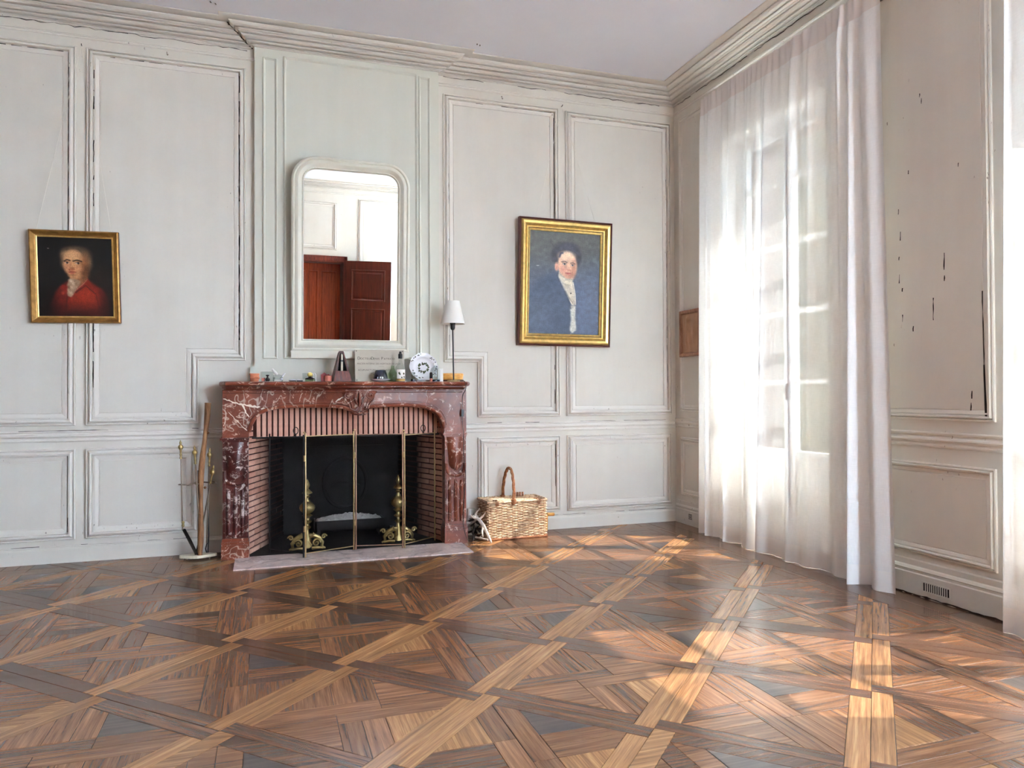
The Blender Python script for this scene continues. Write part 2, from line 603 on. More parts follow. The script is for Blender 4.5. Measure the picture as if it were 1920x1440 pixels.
floor = box_obj('floor', [(XL - 0.3, W + 0.5, YR - 0.6, D + 0.02, -0.12, -0.006)], M_['grime'], kind='structure')
ceiling = box_obj('ceiling', [(XL - 0.3, W + 0.55, YR - 0.6, D + 0.3, H, H + 0.15)], M_['ceiling'], kind='structure')
wall_back = box_obj('wall_back', [(XL - 0.3, -0.14, D, D + 0.3, 0, H), (1.31, W + 0.55, D, D + 0.3, 0, H),
                                  (-0.14, 1.31, D, D + 0.3, 0.98, H)], M_['wall'], kind='structure')
wall_left = box_obj('wall_left', [(XL - 0.3, XL, YR - 0.6, D, 0, H)], M_['bounce_cut_wood'], kind='structure')  # unseen; set back and darkened to cut bounce onto the window wall
WIN = [(3.78, 4.92), (1.26, 2.46), (-1.25, 0.40)]  # third opening is out of view, added to brighten the room
WTOP = 3.09
ys = [D]
for a, b in WIN:
    ys += [b, a]
ys.append(YR - 0.6)
bx = [(W, W + 0.20, ys[i + 1], ys[i], 0, H) for i in range(0, len(ys), 2)]
bx += [(W, W + 0.20, a, b, WTOP, H) for a, b in WIN]
bo = [(W + 0.20, W + 0.55, ys[i + 1], ys[i], -0.2, H) for i in range(0, len(ys), 2)]
bo += [(W + 0.20, W + 0.55, a, b, WTOP, H) for a, b in WIN]
wall_right = box_obj('wall_right', bx, M_['wall'], kind='structure')
DX0, DX1, DZ = 0.30, 1.28, 2.40
RW0, RW1 = 2.42, 3.32  # opening for an added rear window, out of view
wall_rear = box_obj('wall_rear', [(XL, DX0, YR - 0.3, YR, 0, H), (RW0, RW1, YR - 0.3, YR, WTOP, H), (RW1, W, YR - 0.3, YR, 0, H), (DX1, RW0, YR - 0.3, YR, 0, H),
                                  (DX0, DX1, YR - 0.3, YR, DZ, H)], M_['wall'], kind='structure')
box_obj('ground', [(W + 0.55, 40, -40, 40, -0.4, -0.15), (-40, W + 0.55, -40, YR - 0.6, -0.4, -0.15)], M_['stone'], kind='structure')

box_obj('sky_block_wing', [(W + 0.55, 24, 6.6, 7.2, -0.4, 12)], M_['sky_block_dark'], kind='structure')  # added wing, blocks the bright sky behind the first window's curtain
box_obj('wall_facade', bo + [(W, W + 0.55, D + 0.3, 6.6, -0.4, 12), (W, W + 0.55, YR - 0.6, D + 0.3, H + 0.15, 12)], M_['render'], kind='structure')

# chimney breast: shallow projection with its own panels
chimney_breast = box_obj('wall_breast', [(BX0, BX1, BF, D, 1.0, H)], M_['breast'], kind='structure')


# ------------------------------------------------------------------ panels
def inset(poly, t):
    n = len(poly)
    out = []
    for i in range(n):
        p0, p1, p2 = Vector(poly[i - 1]), Vector(poly[i]), Vector(poly[(i + 1) % n])
        d1, d2 = (p1 - p0).normalized(), (p2 - p1).normalized()
        n1, n2 = Vector((-d1.y, d1.x)), Vector((-d2.y, d2.x))
        k = 1.0 + n1.dot(n2)
        out.append(p1 + (n1 + n2) * (t / k))
    return out


PROF_WALL = [(0, 0), (0.001, 0.016), (0.005, 0.021), (0.010, 0.019), (0.012, 0.005), (0.0155, 0.005), (0.017, 0.019), (0.028, 0.032),
             (0.038, 0.031), (0.040, 0.003), (0.0475, 0.002), (0.049, 0.014), (0.058, 0.014), (0.077, 0.009), (0.0785, 0.001), (0.0835, 0.001), (0.085, 0.008)]
PROF_BREAST = [(0, 0), (0.001, 0.012), (0.005, 0.014), (0.010, 0.011), (0.018, 0.001), (0.020, 0.001)]
PROF_SLIM = [(0, 0), (0.001, 0.011), (0.008, 0.014), (0.011, 0.012), (0.013, 0.004), (0.020, 0.022), (0.026, 0.021), (0.028, 0.002), (0.034, 0.002),
             (0.036, 0.008), (0.052, 0.005), (0.053, 0.002), (0.058, 0.002), (0.0595, 0.005)]


def panel(parent, F, poly, prof, field_mat, mould_mat, name='wall_panel'):
    rings = [inset(poly, t) for t, h in prof]
    n = len(poly)
    fm = MB()
    fm.add([F(p[0], p[1], prof[-1][1]) for p in rings[-1]], [tuple(range(n))])
    fo = fm.build(name, field_mat, parent)
    mm = MB()
    vs = []
    for ring, (t, h) in zip(rings, prof):
        vs += [F(p[0], p[1], h) for p in ring]
    fs = []
    for i in range(len(prof) - 1):
        for k in range(n):
            k2 = (k + 1) % n
            fs.append((i * n + k, i * n + k2, (i + 1) * n + k2, (i + 1) * n + k))
    mm.add(vs, fs)
    mm.build('panel_moulding', mould_mat, fo)
    return fo


def rect(a0, a1, z0, z1):
    return [(a0, z0), (a1, z0), (a1, z1), (a0, z1)]


wl, ml = M_['wall'], M_['mould']
ZT, ZB, LT, LB = 3.482, 0.915, 0.758, 0.152
panel(wall_back, Fb, rect(-2.25, -1.213, ZB, ZT), PROF_WALL, wl, ml)
panel(wall_back, Fb, rect(-2.25, -1.213, LB, LT), PROF_WALL, wl, ml)
panel(wall_back, Fb, rect(-3.12, -2.31, ZB, ZT), PROF_WALL, wl, ml)
panel(wall_back, Fb, [(-1.153, ZB), (-0.447, ZB), (-0.447, 1.362), (-0.135, 1.362), (-0.135, ZT), (-1.153, ZT)], PROF_WALL, wl, ml)
panel(wall_back, Fb, rect(-1.153, -0.447, LB, LT), PROF_WALL, wl, ml)
panel(wall_back, Fb, [(1.600, ZB + 0.012), (2.307, ZB + 0.012), (2.307, ZT), (1.325, ZT), (1.325, 1.365), (1.600, 1.365)], PROF_WALL, wl, ml)
panel(wall_back, Fb, rect(1.600, 2.307, LB - 0.006, 0.768), PROF_WALL, wl, ml)
panel(wall_back, Fb, rect(2.367, 3.360, ZB + 0.012, ZT - 0.012), PROF_WALL, wl, ml)
panel(wall_back, Fb, rect(2.367, 3.352, LB - 0.010, 0.768), PROF_WALL, wl, ml)
panel(wall_right, Fr, rect(5.03, 5.535, 0.955, ZT), PROF_SLIM, wl, ml)
panel(wall_right, Fr, rect(5.03, 5.535, 0.235, 0.735), PROF_SLIM, wl, ml)
panel(wall_right, Fr, rect(2.655, 3.405, 0.965, ZT), PROF_SLIM, wl, ml)
panel(wall_right, Fr, rect(2.655, 3.405, 0.225, 0.735), PROF_SLIM, wl, ml)
panel(wall_right, Fr, rect(0.50, 1.16, 0.965, ZT), PROF_SLIM, wl, ml)
panel(wall_right, Fr, rect(0.50, 1.16, 0.225, 0.735), PROF_SLIM, wl, ml)
panel(wall_rear, Fq, rect(0.42, 1.16, 2.60, 3.40), PROF_WALL, wl, ml)
panel(wall_rear, Fq, rect(1.52, 2.34, 0.93, ZT), PROF_WALL, wl, ml)
for a in (-1.6, 0.2, 2.0, 3.8):
    panel(wall_left, Fl, rect(a, a + 1.6, 0.93, ZT), PROF_WALL, M_['bounce_cut_wood'], M_['bounce_cut_wood'])
br, brm = M_['breast'], M_['breast']
panel(chimney_breast, Fc, rect(0.126, 1.112, 1.377, 3.585), PROF_BREAST, br, brm)
panel(chimney_breast, Fc, rect(-0.018, 0.082, 1.377, 3.560), PROF_BREAST, br, brm)
panel(chimney_breast, Fc, rect(1.122, 1.212, 1.377, 3.572), PROF_BREAST, br, brm)
# stepped shoulder at the foot of the breast
m = MB()
for x0, x1, s in ((BX0 - 0.028, BX0 + 0.002, -1), (BX1 - 0.002, BX1 + 0.028, 1)):
    pts = [(x0, 1.19), (x1, 1.19), (x1, 1.318)]
    if s < 0:
        pts += [(x1 - 0.006, 1.320), (x0 + 0.010, 1.316), (x0 + 0.002, 1.308), (x0, 1.296)]
    else:
        pts = [(x0, 1.19), (x1, 1.19), (x1, 1.296), (x1 - 0.002, 1.308), (x1 - 0.010, 1.316), (x0, 1.320)]
    m.prism(pts, lambda a, b, h: (a, h, b), BF - 0.004, D)
m.build('breast_shoulder', M_['breast'], chimney_breast)


# ------------------------------------------------------------------ running mouldings
def sweep(name, prof, pathfn, mat, kind='structure', parent=None, caps=True):
    m = MB()
    rows = [pathfn(q) for q, z in prof]
    n = len(rows[0])
    vs = []
    for row, (q, z) in zip(rows, prof):
        vs += [(x, y, z) for x, y in row]
    fs = []
    for i in range(len(prof) - 1):
        for k in range(n - 1):
            fs.append((i * n + k, i * n + k + 1, (i + 1) * n + k + 1, (i + 1) * n + k))
    m.add(vs, fs)
    return m.build(name, mat, parent, kind=kind)


CORN = [(0.0, 3.626), (0.008, 3.627), (0.012, 3.631), (0.012, 3.634), (0.026, 3.634), (0.026, 3.6375), (0.006, 3.639), (0.006, 3.6435), (0.042, 3.6435),
        (0.052, 3.647), (0.054, 3.651), (0.026, 3.652), (0.026, 3.658), (0.064, 3.658), (0.076, 3.663), (0.086, 3.671), (0.088, 3.6755), (0.050, 3.6765), (0.050, 3.682),
        (0.104, 3.682), (0.106, 3.687), (0.126, 3.690), (0.128, 3.6945), (0.088, 3.6955), (0.088, 3.701), (0.138, 3.701), (0.156, 3.707), (0.166, 3.717), (0.168, 3.724),
        (0.140, 3.7245), (0.140, 3.7295), (0.225, 3.730), (0.232, 3.733), (0.232, 3.742)]
BEAD = [(0, 3.543), (0.010, 3.545), (0.015, 3.552), (0.010, 3.559), (0.005, 3.561), (0.009, 3.565), (0.004, 3.569), (0, 3.571)]
RAIL = [(0, 0.806), (0.008, 0.808), (0.012, 0.815), (0.010, 0.822), (0.006, 0.825), (0.006, 0.834), (0.016, 0.838), (0.022, 0.846), (0.020, 0.854),
        (0.010, 0.860), (0.008, 0.867), (0.012, 0.872), (0, 0.880)]
cm = M_['cornice']
# cornice, side by side; each run is mitred at its ends
sweep('trim_1', CORN, lambda q: [(XL + q, D - q), (BX0 - q, D - q)], cm)
sweep('trim_2', CORN, lambda q: [(BX0 - q, D - q), (BX0 - q, BF - q), (BX1 + q, BF - q), (BX1 + q, D - q)], cm)
sweep('trim_3', CORN, lambda q: [(BX1 + q, D - q), (W - q, D - q)], cm)
sweep('trim_4', CORN, lambda q: [(W - q, D - q), (W - q, YR + q)], cm)
sweep('trim_5', CORN, lambda q: [(W - q, YR + q), (XL + q, YR + q)], cm)
sweep('trim_6', CORN, lambda q: [(XL + q, YR + q), (XL + q, D - q)], cm)
# frieze bead
sweep('trim_7', BEAD, lambda q: [(XL + q, D - q), (BX0, D - q)], ml)
sweep('trim_8', BEAD, lambda q: [(BX1, D - q), (W - q, D - q)], ml)
sweep('trim_9', BEAD, lambda q: [(W - q, D - q), (W - q, YR + q)], ml)
sweep('trim_10', BEAD, lambda q: [(W - q, YR + q), (XL + q, YR + q)], ml)
# chair rail
sweep('trim_11', RAIL, lambda q: [(XL + q, D - q), (-0.16, D - q)], ml)
sweep('trim_12', RAIL, lambda q: [(1.33, D - q), (W - q, D - q)], ml)
RAIL2 = [(q, z * 1.0 + 0.012) for q, z in RAIL]
RAIL3 = [(0, 0.905), (0.010, 0.908), (0.014, 0.918), (0.008, 0.926), (0.008, 0.934), (0.018, 0.938), (0.020, 0.946), (0, 0.952)]
nn = 13
for (y1, y0) in ((D, 4.92), (3.78, 2.46), (1.26, 0.40)):
    sweep('trim_%d' % nn, RAIL2, (lambda q, y1=y1, y0=y0: [(W - q, y1 - (q if y1 == D else 0)), (W - q, y0)]), ml)
    nn += 1
    sweep('trim_%d' % nn, [(q, z - 0.05) for q, z in RAIL3], (lambda q, y1=y1, y0=y0: [(W - q, y1 - (q if y1 == D else 0)), (W - q, y0)]), ml)
    nn += 1
# baseboards
BASE = [(0.0, 0.0), (0.020, 0.0), (0.020, 0.090), (0.016, 0.100), (0.010, 0.104), (0.010, 0.110), (0, 0.112)]
BASER = [(0.0, 0.0), (0.026, 0.0), (0.026, 0.118), (0.020, 0.124), (0.020, 0.136), (0.024, 0.140), (0.018, 0.152), (0.012, 0.158), (0.012, 0.186), (0.004, 0.190), (0, 0.192)]
bb = sweep('baseboard_back', BASE, lambda q: [(XL + q, D - q), (-0.16, D - q)], wl)
sweep('baseboard_back', BASE, lambda q: [(1.33, D - q), (W - q, D - q)], wl)
bbr = sweep('baseboard_right', BASER, lambda q: [(W - q, D - q), (W - q, 4.92)], wl)
bbr2 = sweep('baseboard_right', BASER, lambda q: [(W - q, 3.78), (W - q, 2.46)], wl)
sweep('baseboard_right', BASER, lambda q: [(W - q, 1.26), (W - q, 0.40)], wl)

# cracks in the old plaster and joinery: thin sunk dark lines
rc = random.Random(3)


def crack(parent, F, pts, w=0.004, h=0.0012, jit=0.004, step=0.03, gaps=0.0):
    m = MB()
    for i in range(len(pts) - 1):
        a, b = Vector(pts[i]), Vector(pts[i + 1])
        n = max(2, int((b - a).length / step))
        prev = None
        on = rc.random() > gaps
        for k in range(n + 1):
            if rc.random() < 0.30:
                on = rc.random() > gaps
            p = a.lerp(b, k / n)
            d = (b - a).normalized()
            nrm = Vector((-d.y, d.x))
            p = p + nrm * rc.uniform(-jit, jit)
            ww = w * rc.uniform(0.3, 1.2)
            if prev is not None and on:
                (q, wq) = prev
                m.add([F(q.x - nrm.x * wq, q.y - nrm.y * wq, h), F(p.x - nrm.x * ww, p.y - nrm.y * ww, h),
                       F(p.x + nrm.x * ww, p.y + nrm.y * ww, h), F(q.x + nrm.x * wq, q.y + nrm.y * wq, h)], [(0, 1, 2, 3)])
            prev = (p, ww)
    o = m.build('crack', M_['crack'], parent, kind='stuff')
    return o


crack(wall_back, Fb, [(-2.2, 3.624), (-0.9, 3.620), (BX0 - 0.05, 3.616)], 0.0026, 0.0035, 0.006, 0.04, 0.2)
crack(wall_back, Fb, [(BX1 + 0.05, 3.618), (2.2, 3.622), (3.3, 3.618)], 0.0026, 0.0035, 0.006, 0.04, 0.2)
crack(wall_right, Fr, [(5.55, 3.620), (3.2, 3.618)], 0.003, 0.0035, 0.007, 0.04, 0.1)
# chipped joints beside the panel mouldings
t1, t2 = 0.044, 0.044
crack(wall_back, Fb, [(-2.2, ZT - t1), (-1.26, ZT - t1)], 0.004, 0.006, 0.002, 0.03, 0.35)
crack(wall_back, Fb, [(-1.213 - t1, 3.42), (-1.213 - t1, 0.97)], 0.005, 0.006, 0.002, 0.04, 0.25)
crack(wall_back, Fb, [(-1.153 + t1, 3.43), (-1.153 + t1, 0.99)], 0.0045, 0.006, 0.002, 0.03, 0.4)
crack(wall_back, Fb, [(-1.10, ZT - t1), (-0.20, ZT - t1)], 0.003, 0.006, 0.002, 0.03, 0.55)
crack(wall_back, Fb, [(-0.135 - t1, 3.42), (-0.135 - t1, 1.42)], 0.004, 0.006, 0.002, 0.03, 0.3)
crack(wall_back, Fb, [(1.38, ZT - t1), (2.24, ZT - t1)], 0.0025, 0.006, 0.002, 0.03, 0.5)
crack(wall_back, Fb, [(1.325 + t1, 3.40), (1.325 + t1, 1.43)], 0.0018, 0.006, 0.002, 0.03, 0.5)
crack(wall_back, Fb, [(2.307 - t1, 3.40), (2.307 - t1, 0.99)], 0.004, 0.006, 0.001, 0.04, 0.3)
crack(wall_back, Fb, [(2.367 + t1, 3.40), (2.367 + t1, 0.99)], 0.0018, 0.006, 0.002, 0.03, 0.5)
crack(wall_back, Fb, [(2.307 - t1, 0.70), (2.307 - t1, 0.22)], 0.004, 0.006, 0.001, 0.04, 0.4)
crack(wall_back, Fb, [(2.43, ZT - 0.012 - t1), (3.30, ZT - 0.012 - t1)], 0.002, 0.006, 0.002, 0.03, 0.5)
crack(wall_back, Fb, [(3.36 - t1, 3.40), (3.36 - t1, 0.99)], 0.002, 0.006, 0.002, 0.03, 0.5)
crack(wall_back, Fb, [(-1.213 - t1, 0.30), (-1.213 - t1, 0.20)], 0.006, 0.006, 0.001, 0.03, 0.0)
for a0, a1 in ((-2.6, -0.45), (1.6, 3.3)):
    crack(wall_back, Fb, [(a0, 0.882), (a1, 0.882)], 0.0018, 0.0035, 0.001, 0.04, 0.4)
    crack(wall_back, Fb, [(a0, 0.115), (a1, 0.113)], 0.0016, 0.0035, 0.001, 0.04, 0.4)
# split panel and flakes on the pier between the windows
crack(wall_right, Fr, [(2.717, 1.62), (2.712, 1.25)], 0.003, 0.006, 0.001, 0.05, 0.2)
crack(wall_right, Fr, [(2.712, 1.25), (2.704, 0.975)], 0.006, 0.0065, 0.001, 0.05, 0.0)
crack(wall_right, Fr, [(3.338, 2.9), (3.340, 1.3)], 0.003, 0.0065, 0.003, 0.05, 0.6)
for (a, z, l) in ((3.21, 2.02, 0.05), (3.22, 1.88, 0.02), (3.22, 1.78, 0.05), (3.20, 1.70, 0.02), (2.93, 1.85, 0.09), (2.93, 1.73, 0.03),
                  (3.07, 2.75, 0.02), (3.06, 2.72, 0.03), (3.20, 1.55, 0.04), (3.13, 1.48, 0.03), (2.78, 1.12, 0.04), (2.785, 1.06, 0.04),
                  (3.22, 2.15, 0.03), (3.0, 1.62, 0.12), (2.84, 2.3, 0.02), (3.15, 2.35, 0.02)):
    crack(wall_right, Fr, [(a, z), (a + 0.002, z - l)], 0.0035, 0.0062, 0.001, 0.02)
crack(wall_right, Fr, [(3.62, 0.004), (2.5, 0.004)], 0.006, 0.0275, 0.003, 0.03)
# dark shrinkage gap where the cornice returns onto the chimney breast
m = MB()
gp = [(BX0 - q - 0.003, D - q - 0.001, z) for q, z in CORN[1:30]]
for i in range(len(gp) - 1):
    a, b = Vector(gp[i]), Vector(gp[i + 1])
    w0 = 0.006 + 0.008 * rc.random()
    m.add([a + Vector((-w0, -.002, 0)), a + Vector((0.003, -.002, 0)), b + Vector((0.003, -.002, 0)), b + Vector((-w0 * 0.6, -.002, 0))], [(0, 1, 2, 3)])
m.build('crack', M_['crack'], wall_back, kind='stuff')
# small picture hooks left in the top rails
for a, z in ((-0.656, 3.515), (1.812, 3.512)):
    m = MB()
    m.tube([(a, D - 0.001, z + 0.012), (a + 0.001, D - 0.012, z + 0.010), (a + 0.002, D - 0.014, z - 0.012), (a + 0.006, D - 0.016, z - 0.016), (a + 0.009, D - 0.015, z - 0.006)], 0.0022, 6)
    o = m.build('picture_hook', M_['steel_dull'])
    tag(o, 'small bent picture hook in the top rail %s, holding nothing' % ('left of the chimney breast' if a < 0 else 'right of the chimney breast'), 'hook')

# ================================================================== PARQUET
S = 0.648
h_ = S / 2
FW = 0.072
O2 = Vector((0.312, 3.098))
U2 = Vector((1, 1)).normalized()
V2 = Vector((1, -1)).normalized()
GAP = 0.0009
MI = (h_ - FW) * math.sqrt(2)
CW = 0.080
XB = 3.10                      # border strip along the window wall starts here


def clip_x(poly, xmax):
    out = []
    n = len(poly)
    for i in range(n):
        a, b = poly[i], poly[(i + 1) % n]
        ina, inb = a.x <= xmax, b.x <= xmax
        if ina:
            out.append(a)
        if ina != inb:
            t = (xmax - a.x) / (b.x - a.x)
            out.append(a.lerp(b, t))
    return out


def slab_geo(poly):
    """local polygon (2D) -> chamfered tile geometry."""
    n = len(poly)
    p0 = inset(poly, GAP)
    p1 = inset(poly, GAP + 0.0012)
    vs = [(p.x, p.y, -0.008) for p in p0] + [(p.x, p.y, -0.0007) for p in p0] + [(p.x, p.y, 0) for p in p1]
    fs = [tuple(2 * n + i for i in range(n))]
    for i in range(n):
        j = (i + 1) % n
        fs.append((i, j, n + j, n + i))
        fs.append((n + i, n + j, 2 * n + j, 2 * n + i))
    return vs, fs


mesh_cache = {}
stuff = {}


def ccw(poly):
    a = sum(poly[i].x * poly[(i + 1) % len(poly)].y - poly[(i + 1) % len(poly)].x * poly[i].y for i in range(len(poly)))
    return poly if a > 0 else poly[::-1]


def piece(name, poly_loc, center, ang, matname, inview, key):
    """poly_loc in the plank's own frame (grain along local x)."""
    ca, sa = math.cos(ang), math.sin(ang)
    wpoly = [Vector((center.x + p.x * ca - p.y * sa, center.y + p.x * sa + p.y * ca)) for p in poly_loc]
    loc = poly_loc
    if max(p.x for p in wpoly) > XB:
        if min(p.x for p in wpoly) > XB - 0.01:
            return
        wp = clip_x(wpoly, XB)
        loc = [Vector(((p.x - center.x) * ca + (p.y - center.y) * sa, -(p.x - center.x) * sa + (p.y - center.y) * ca)) for p in wp]
        clean = []
        for p in loc:
            if not clean or (p - clean[-1]).length > 0.004:
                clean.append(p)
        if (clean[0] - clean[-1]).length < 0.004:
            clean.pop()
        if len(clean) < 3:
            return
        loc = clean
        key = None
    loc = ccw(loc)
    z = rnd.uniform(-0.0005, 0.0004)
    if not inview:
        mb = stuff.setdefault(matname, MB())
        vs, fs = slab_geo(loc)
        mb.add([(center.x + x * ca - y * sa, center.y + x * sa + y * ca, zz + z) for x, y, zz in vs], fs)
        return
    k = (key, matname)
    if key is None or k not in mesh_cache:
        mb = MB()
        vs, fs = slab_geo(loc)
        mb.add(vs, fs)
        me = mb.mesh(name, M_[matname])
        if key is not None:
            mesh_cache[k] = me
    else:
        me = mesh_cache[k]
    o = bpy.data.objects.new(name, me)
    COL.objects.link(o)
    o.parent = floor
    o.location = (center.x, center.y, z)
    o.rotation_euler = (rnd.uniform(-0.0011, 0.0011), rnd.uniform(-0.0009, 0.0009), ang)
    return o


def in_view(c):
    d = Vector((c.x, c.y, -1.12))
    zc = d.dot(FWD)
    if zc < 0.6:
        return False
    px = 960 + FOCAL_PX * d.dot(RIGHT) / zc
    py = 720 - FOCAL_PX * d.dot(UP) / zc
    mrg = 0.46 * FOCAL_PX / zc
    return -mrg * 0.22 < px < 1920 + mrg * 0.22 and py < 1440 + mrg * 0.12 and c.y < D + 0.2


V = Vector
for i in range(-12, 14):
    for j in range(-12, 14):
        c = O2 + U2 * (S * (i + 0.5)) + V2 * (S * (j + 0.5))
        if not (XL - 0.4 < c.x < W + 0.3 and YR - 0.4 < c.y < D + 0.40):
            continue
        vis = in_view(c)
        hw = h_ - FW
        # frame planks, pinwheel: pale along U, dark along V, the grain's directional sheen set as colour
        L = (S - FW) / 2
        pl = [V((-L, -FW / 2)), V((L, -FW / 2)), V((L, FW / 2)), V((-L, FW / 2))]
        q = h_ - FW / 2
        d = FW / 2
        piece('frame_plank', pl, c + U2 * (-d) + V2 * q, math.radians(45), 'plank_light', vis, 'fp')
        piece('frame_plank', pl, c + U2 * d + V2 * (-q), math.radians(45), 'plank_light', vis, 'fp')
        piece('frame_plank', pl, c + U2 * q + V2 * d, math.radians(-45), 'plank_dark', vis, 'fp')
        piece('frame_plank', pl, c + U2 * (-q) + V2 * (-d), math.radians(-45), 'plank_dark', vis, 'fp')
        # woven cross of double planks along the room axes
        E = MI
        longp = [V((-CW, 0)), V((-CW, -CW)), V((E - CW, -CW)), V((E, 0))]
        stub = [V((CW, 0)), V((CW, -CW)), V((E - CW, -CW)), V((E, 0))]
        stub2 = [V((CW, 0)), V((E, 0)), V((E - CW, CW)), V((CW, CW))]
        flip = (i + j) % 2
        a0 = math.radians(90 if not flip else 0)
        dk = lambda: rnd.choice(['plank_mid', 'plank_mid', 'plank_mid', 'plank_mid', 'plank_dark'])
        for kk in (0, 1):
            piece('cross_plank', longp, c, a0 + kk * math.pi, 'plank_mid', vis, 'lp')
            piece('cross_plank', stub2, c, a0 + kk * math.pi, dk(), vis, 's2')
            piece('cross_plank', stub, c, a0 + math.pi / 2 + kk * math.pi, dk(), vis, 's1')
            piece('cross_plank', stub2, c, a0 + math.pi / 2 + kk * math.pi, dk(), vis, 's2')
        tri = [V((CW, CW)), V((E - CW, CW)), V((CW, E - CW))]
        for kk in range(4):
            mt = rnd.choice(['plank_slate', 'plank_mid', 'plank_mid', 'plank_mid', 'plank_mid', 'plank_light'])
            piece('corner_block', tri, c, kk * math.pi / 2, mt, vis, 'tri')
y = YR
while y < D:
    l = rnd.uniform(0.7, 1.3)
    for x0, x1 in ((XB, XB + 0.14), (XB + 0.14, W + 0.02)):
        cx, cy = (x0 + x1) / 2, y + l / 2
        pl = [V((-l / 2, -(x1 - x0) / 2)), V((l / 2, -(x1 - x0) / 2)), V((l / 2, (x1 - x0) / 2)), V((-l / 2, (x1 - x0) / 2))]
        XB_keep = XB
        XB = 99
        piece('border_plank', pl, V((cx, cy)), math.pi / 2, rnd.choice(['plank_dark', 'plank_mid']), cy > 1.5, None)
        XB = XB_keep
    y += l
for k, mb in stuff.items():
    mb.build('parquet_block', M_[k], floor, kind='stuff')
for a, b in WIN:     # sill boards in the window embrasures
    box_obj('floor_sill', [(W - 0.002, W + 0.16, a, b, -0.05, 0.002)], M_['plank_dark'], floor)


# ================================================================== WINDOWS
def window(n, y0, y1, rear=False):
    root = bpy.data.objects.new('window_%d' % n, None)
    COL.objects.link(root)
    root['kind'] = 'structure'
    OFF[root.name] = Vector((0, 0, 0))
    wp = M_['white_paint']

    def B(m, x0, x1, a0, a1, z0, z1):
        """x measured outwards from the wall face"""
        if rear:
            m.box(a0, a1, YR - x1, YR - x0, z0, z1)
        else:
            m.box(W + x0, W + x1, a0, a1, z0, z1)

    def Q(x, a, z):
        return (a, YR - x, z) if rear else (W + x, a, z)
    xf = 0.16
    for (a, b, c, d) in ((y0, y0 + 0.045, 0, WTOP), (y1 - 0.045, y1, 0, WTOP), (y0, y1, WTOP - 0.045, WTOP), (y0, y1, 0, 0.05)):
        m = MB()
        B(m, xf - 0.01, xf + 0.07, a, b, c, d)
        m.build('window_frame', wp, root)
    for (a, b, c, d) in ((y1 - 0.012, y1, 0, WTOP), (y0, y0 + 0.012, 0, WTOP), (y0, y1, WTOP - 0.012, WTOP)):
        m = MB()   # lining of the embrasure
        B(m, 0.001, xf, a, b, c, d)
        m.build('embrasure_lining', M_['wall'], root)
    ym = (y0 + y1) / 2
    zs = [0.70, 1.19, 1.69, 2.19, 2.66, WTOP - 0.10]
    for a, b in ((y0 + 0.047, ym - 0.002), (ym + 0.002, y1 - 0.047)):
        m = MB()
        st = 0.052
        x0, x1 = xf, xf + 0.045
        B(m, x0, x1, a, a + st, 0.055, WTOP - 0.05)
        B(m, x0, x1, b - st, b, 0.055, WTOP - 0.05)
        B(m, x0, x1, a + st, b - st, 0.055, 0.18)
        B(m, x0 + 0.014, x1 - 0.012, a + st, b - st, 0.18, zs[0] - 0.05)
        B(m, x0, x1, a + st, b - st, zs[0] - 0.05, zs[0])
        B(m, x0, x1, a + st, b - st, zs[-1], WTOP - 0.05)
        leaf = m.build('casement', wp, root)
        for z in zs[1:-1]:
            bm_ = MB()
            B(bm_, x0 + 0.004, x1 - 0.004, a + st, b - st, z - 0.016, z + 0.016)
            bm_.build('glazing_bar', wp, leaf)
        for i in range(len(zs) - 1):
            g = MB()
            e = 0.016 if i else 0
            t = 0.016 if i < len(zs) - 2 else 0
            yy0, yy1, z0, z1 = a + st, b - st, zs[i] + e, zs[i + 1] - t
            xx = (x0 + x1) / 2
            g.add([Q(xx, yy0, z0), Q(xx, yy1, z0), Q(xx, yy1, z1), Q(xx, yy0, z1)], [(0, 1, 2, 3)])
            g.build('pane', M_['pane'], leaf)
    m = MB()
    m.tube([Q(xf - 0.012, ym - 0.004, 0.10), Q(xf - 0.012, ym - 0.004, WTOP - 0.12)], 0.007, 8)
    c = Q(xf - 0.03, ym - 0.004, 1.12)
    m.lathe([(0.0, -0.03), (0.014, -0.025), (0.016, 0), (0.014, 0.025), (0.0, 0.03)], c, 10)
    B(m, xf - 0.03, xf - 0.008, ym - 0.016, ym + 0.008, 1.06, 1.18)
    m.build('window_bolt', M_['iron'], root)
    return root


for n, (a, b) in enumerate(WIN):
    window(n + 1, a, b)
panel(wall_rear, Fq, rect(-2.6, -0.1, 0.93, ZT), PROF_WALL, wl, ml)
window(4, RW0, RW1, rear=True)  # added behind the camera to throw daylight on the back wall

# ================================================================== DOOR IN THE REAR WALL (seen in the mirror)
door = bpy.data.objects.new('door_1', None)
COL.objects.link(door)
door['kind'] = 'structure'
OFF[door.name] = Vector((0, 0, 0))
mh, mhd, mrd = M_['mahogany'], M_['mahogany_dark'], M_['door_red']
m = MB()
for x0, x1, z0, z1 in ((DX0 - 0.09, DX0, 0, DZ + 0.10), (DX1, DX1 + 0.06, 0, DZ + 0.10), (DX0 - 0.09, DX1 + 0.06, DZ, DZ + 0.10)):
    m.box(x0, x1, YR, YR + 0.022, z0, z1)
for x0, x1, z0, z1 in ((DX0 - 0.06, DX0 - 0.02, 0, DZ + 0.05), (DX1 + 0.015, DX1 + 0.045, 0, DZ + 0.05), (DX0, DX1, DZ + 0.02, DZ + 0.06)):
    m.box(x0, x1, YR + 0.02, YR + 0.034, z0, z1)
m.build('door_frame', mh, door)
m = MB()
m.box(DX0, DX0 + 0.02, YR - 0.42, YR, 0, DZ)
m.box(DX1 - 0.02, DX1, YR - 0.42, YR, 0, DZ)
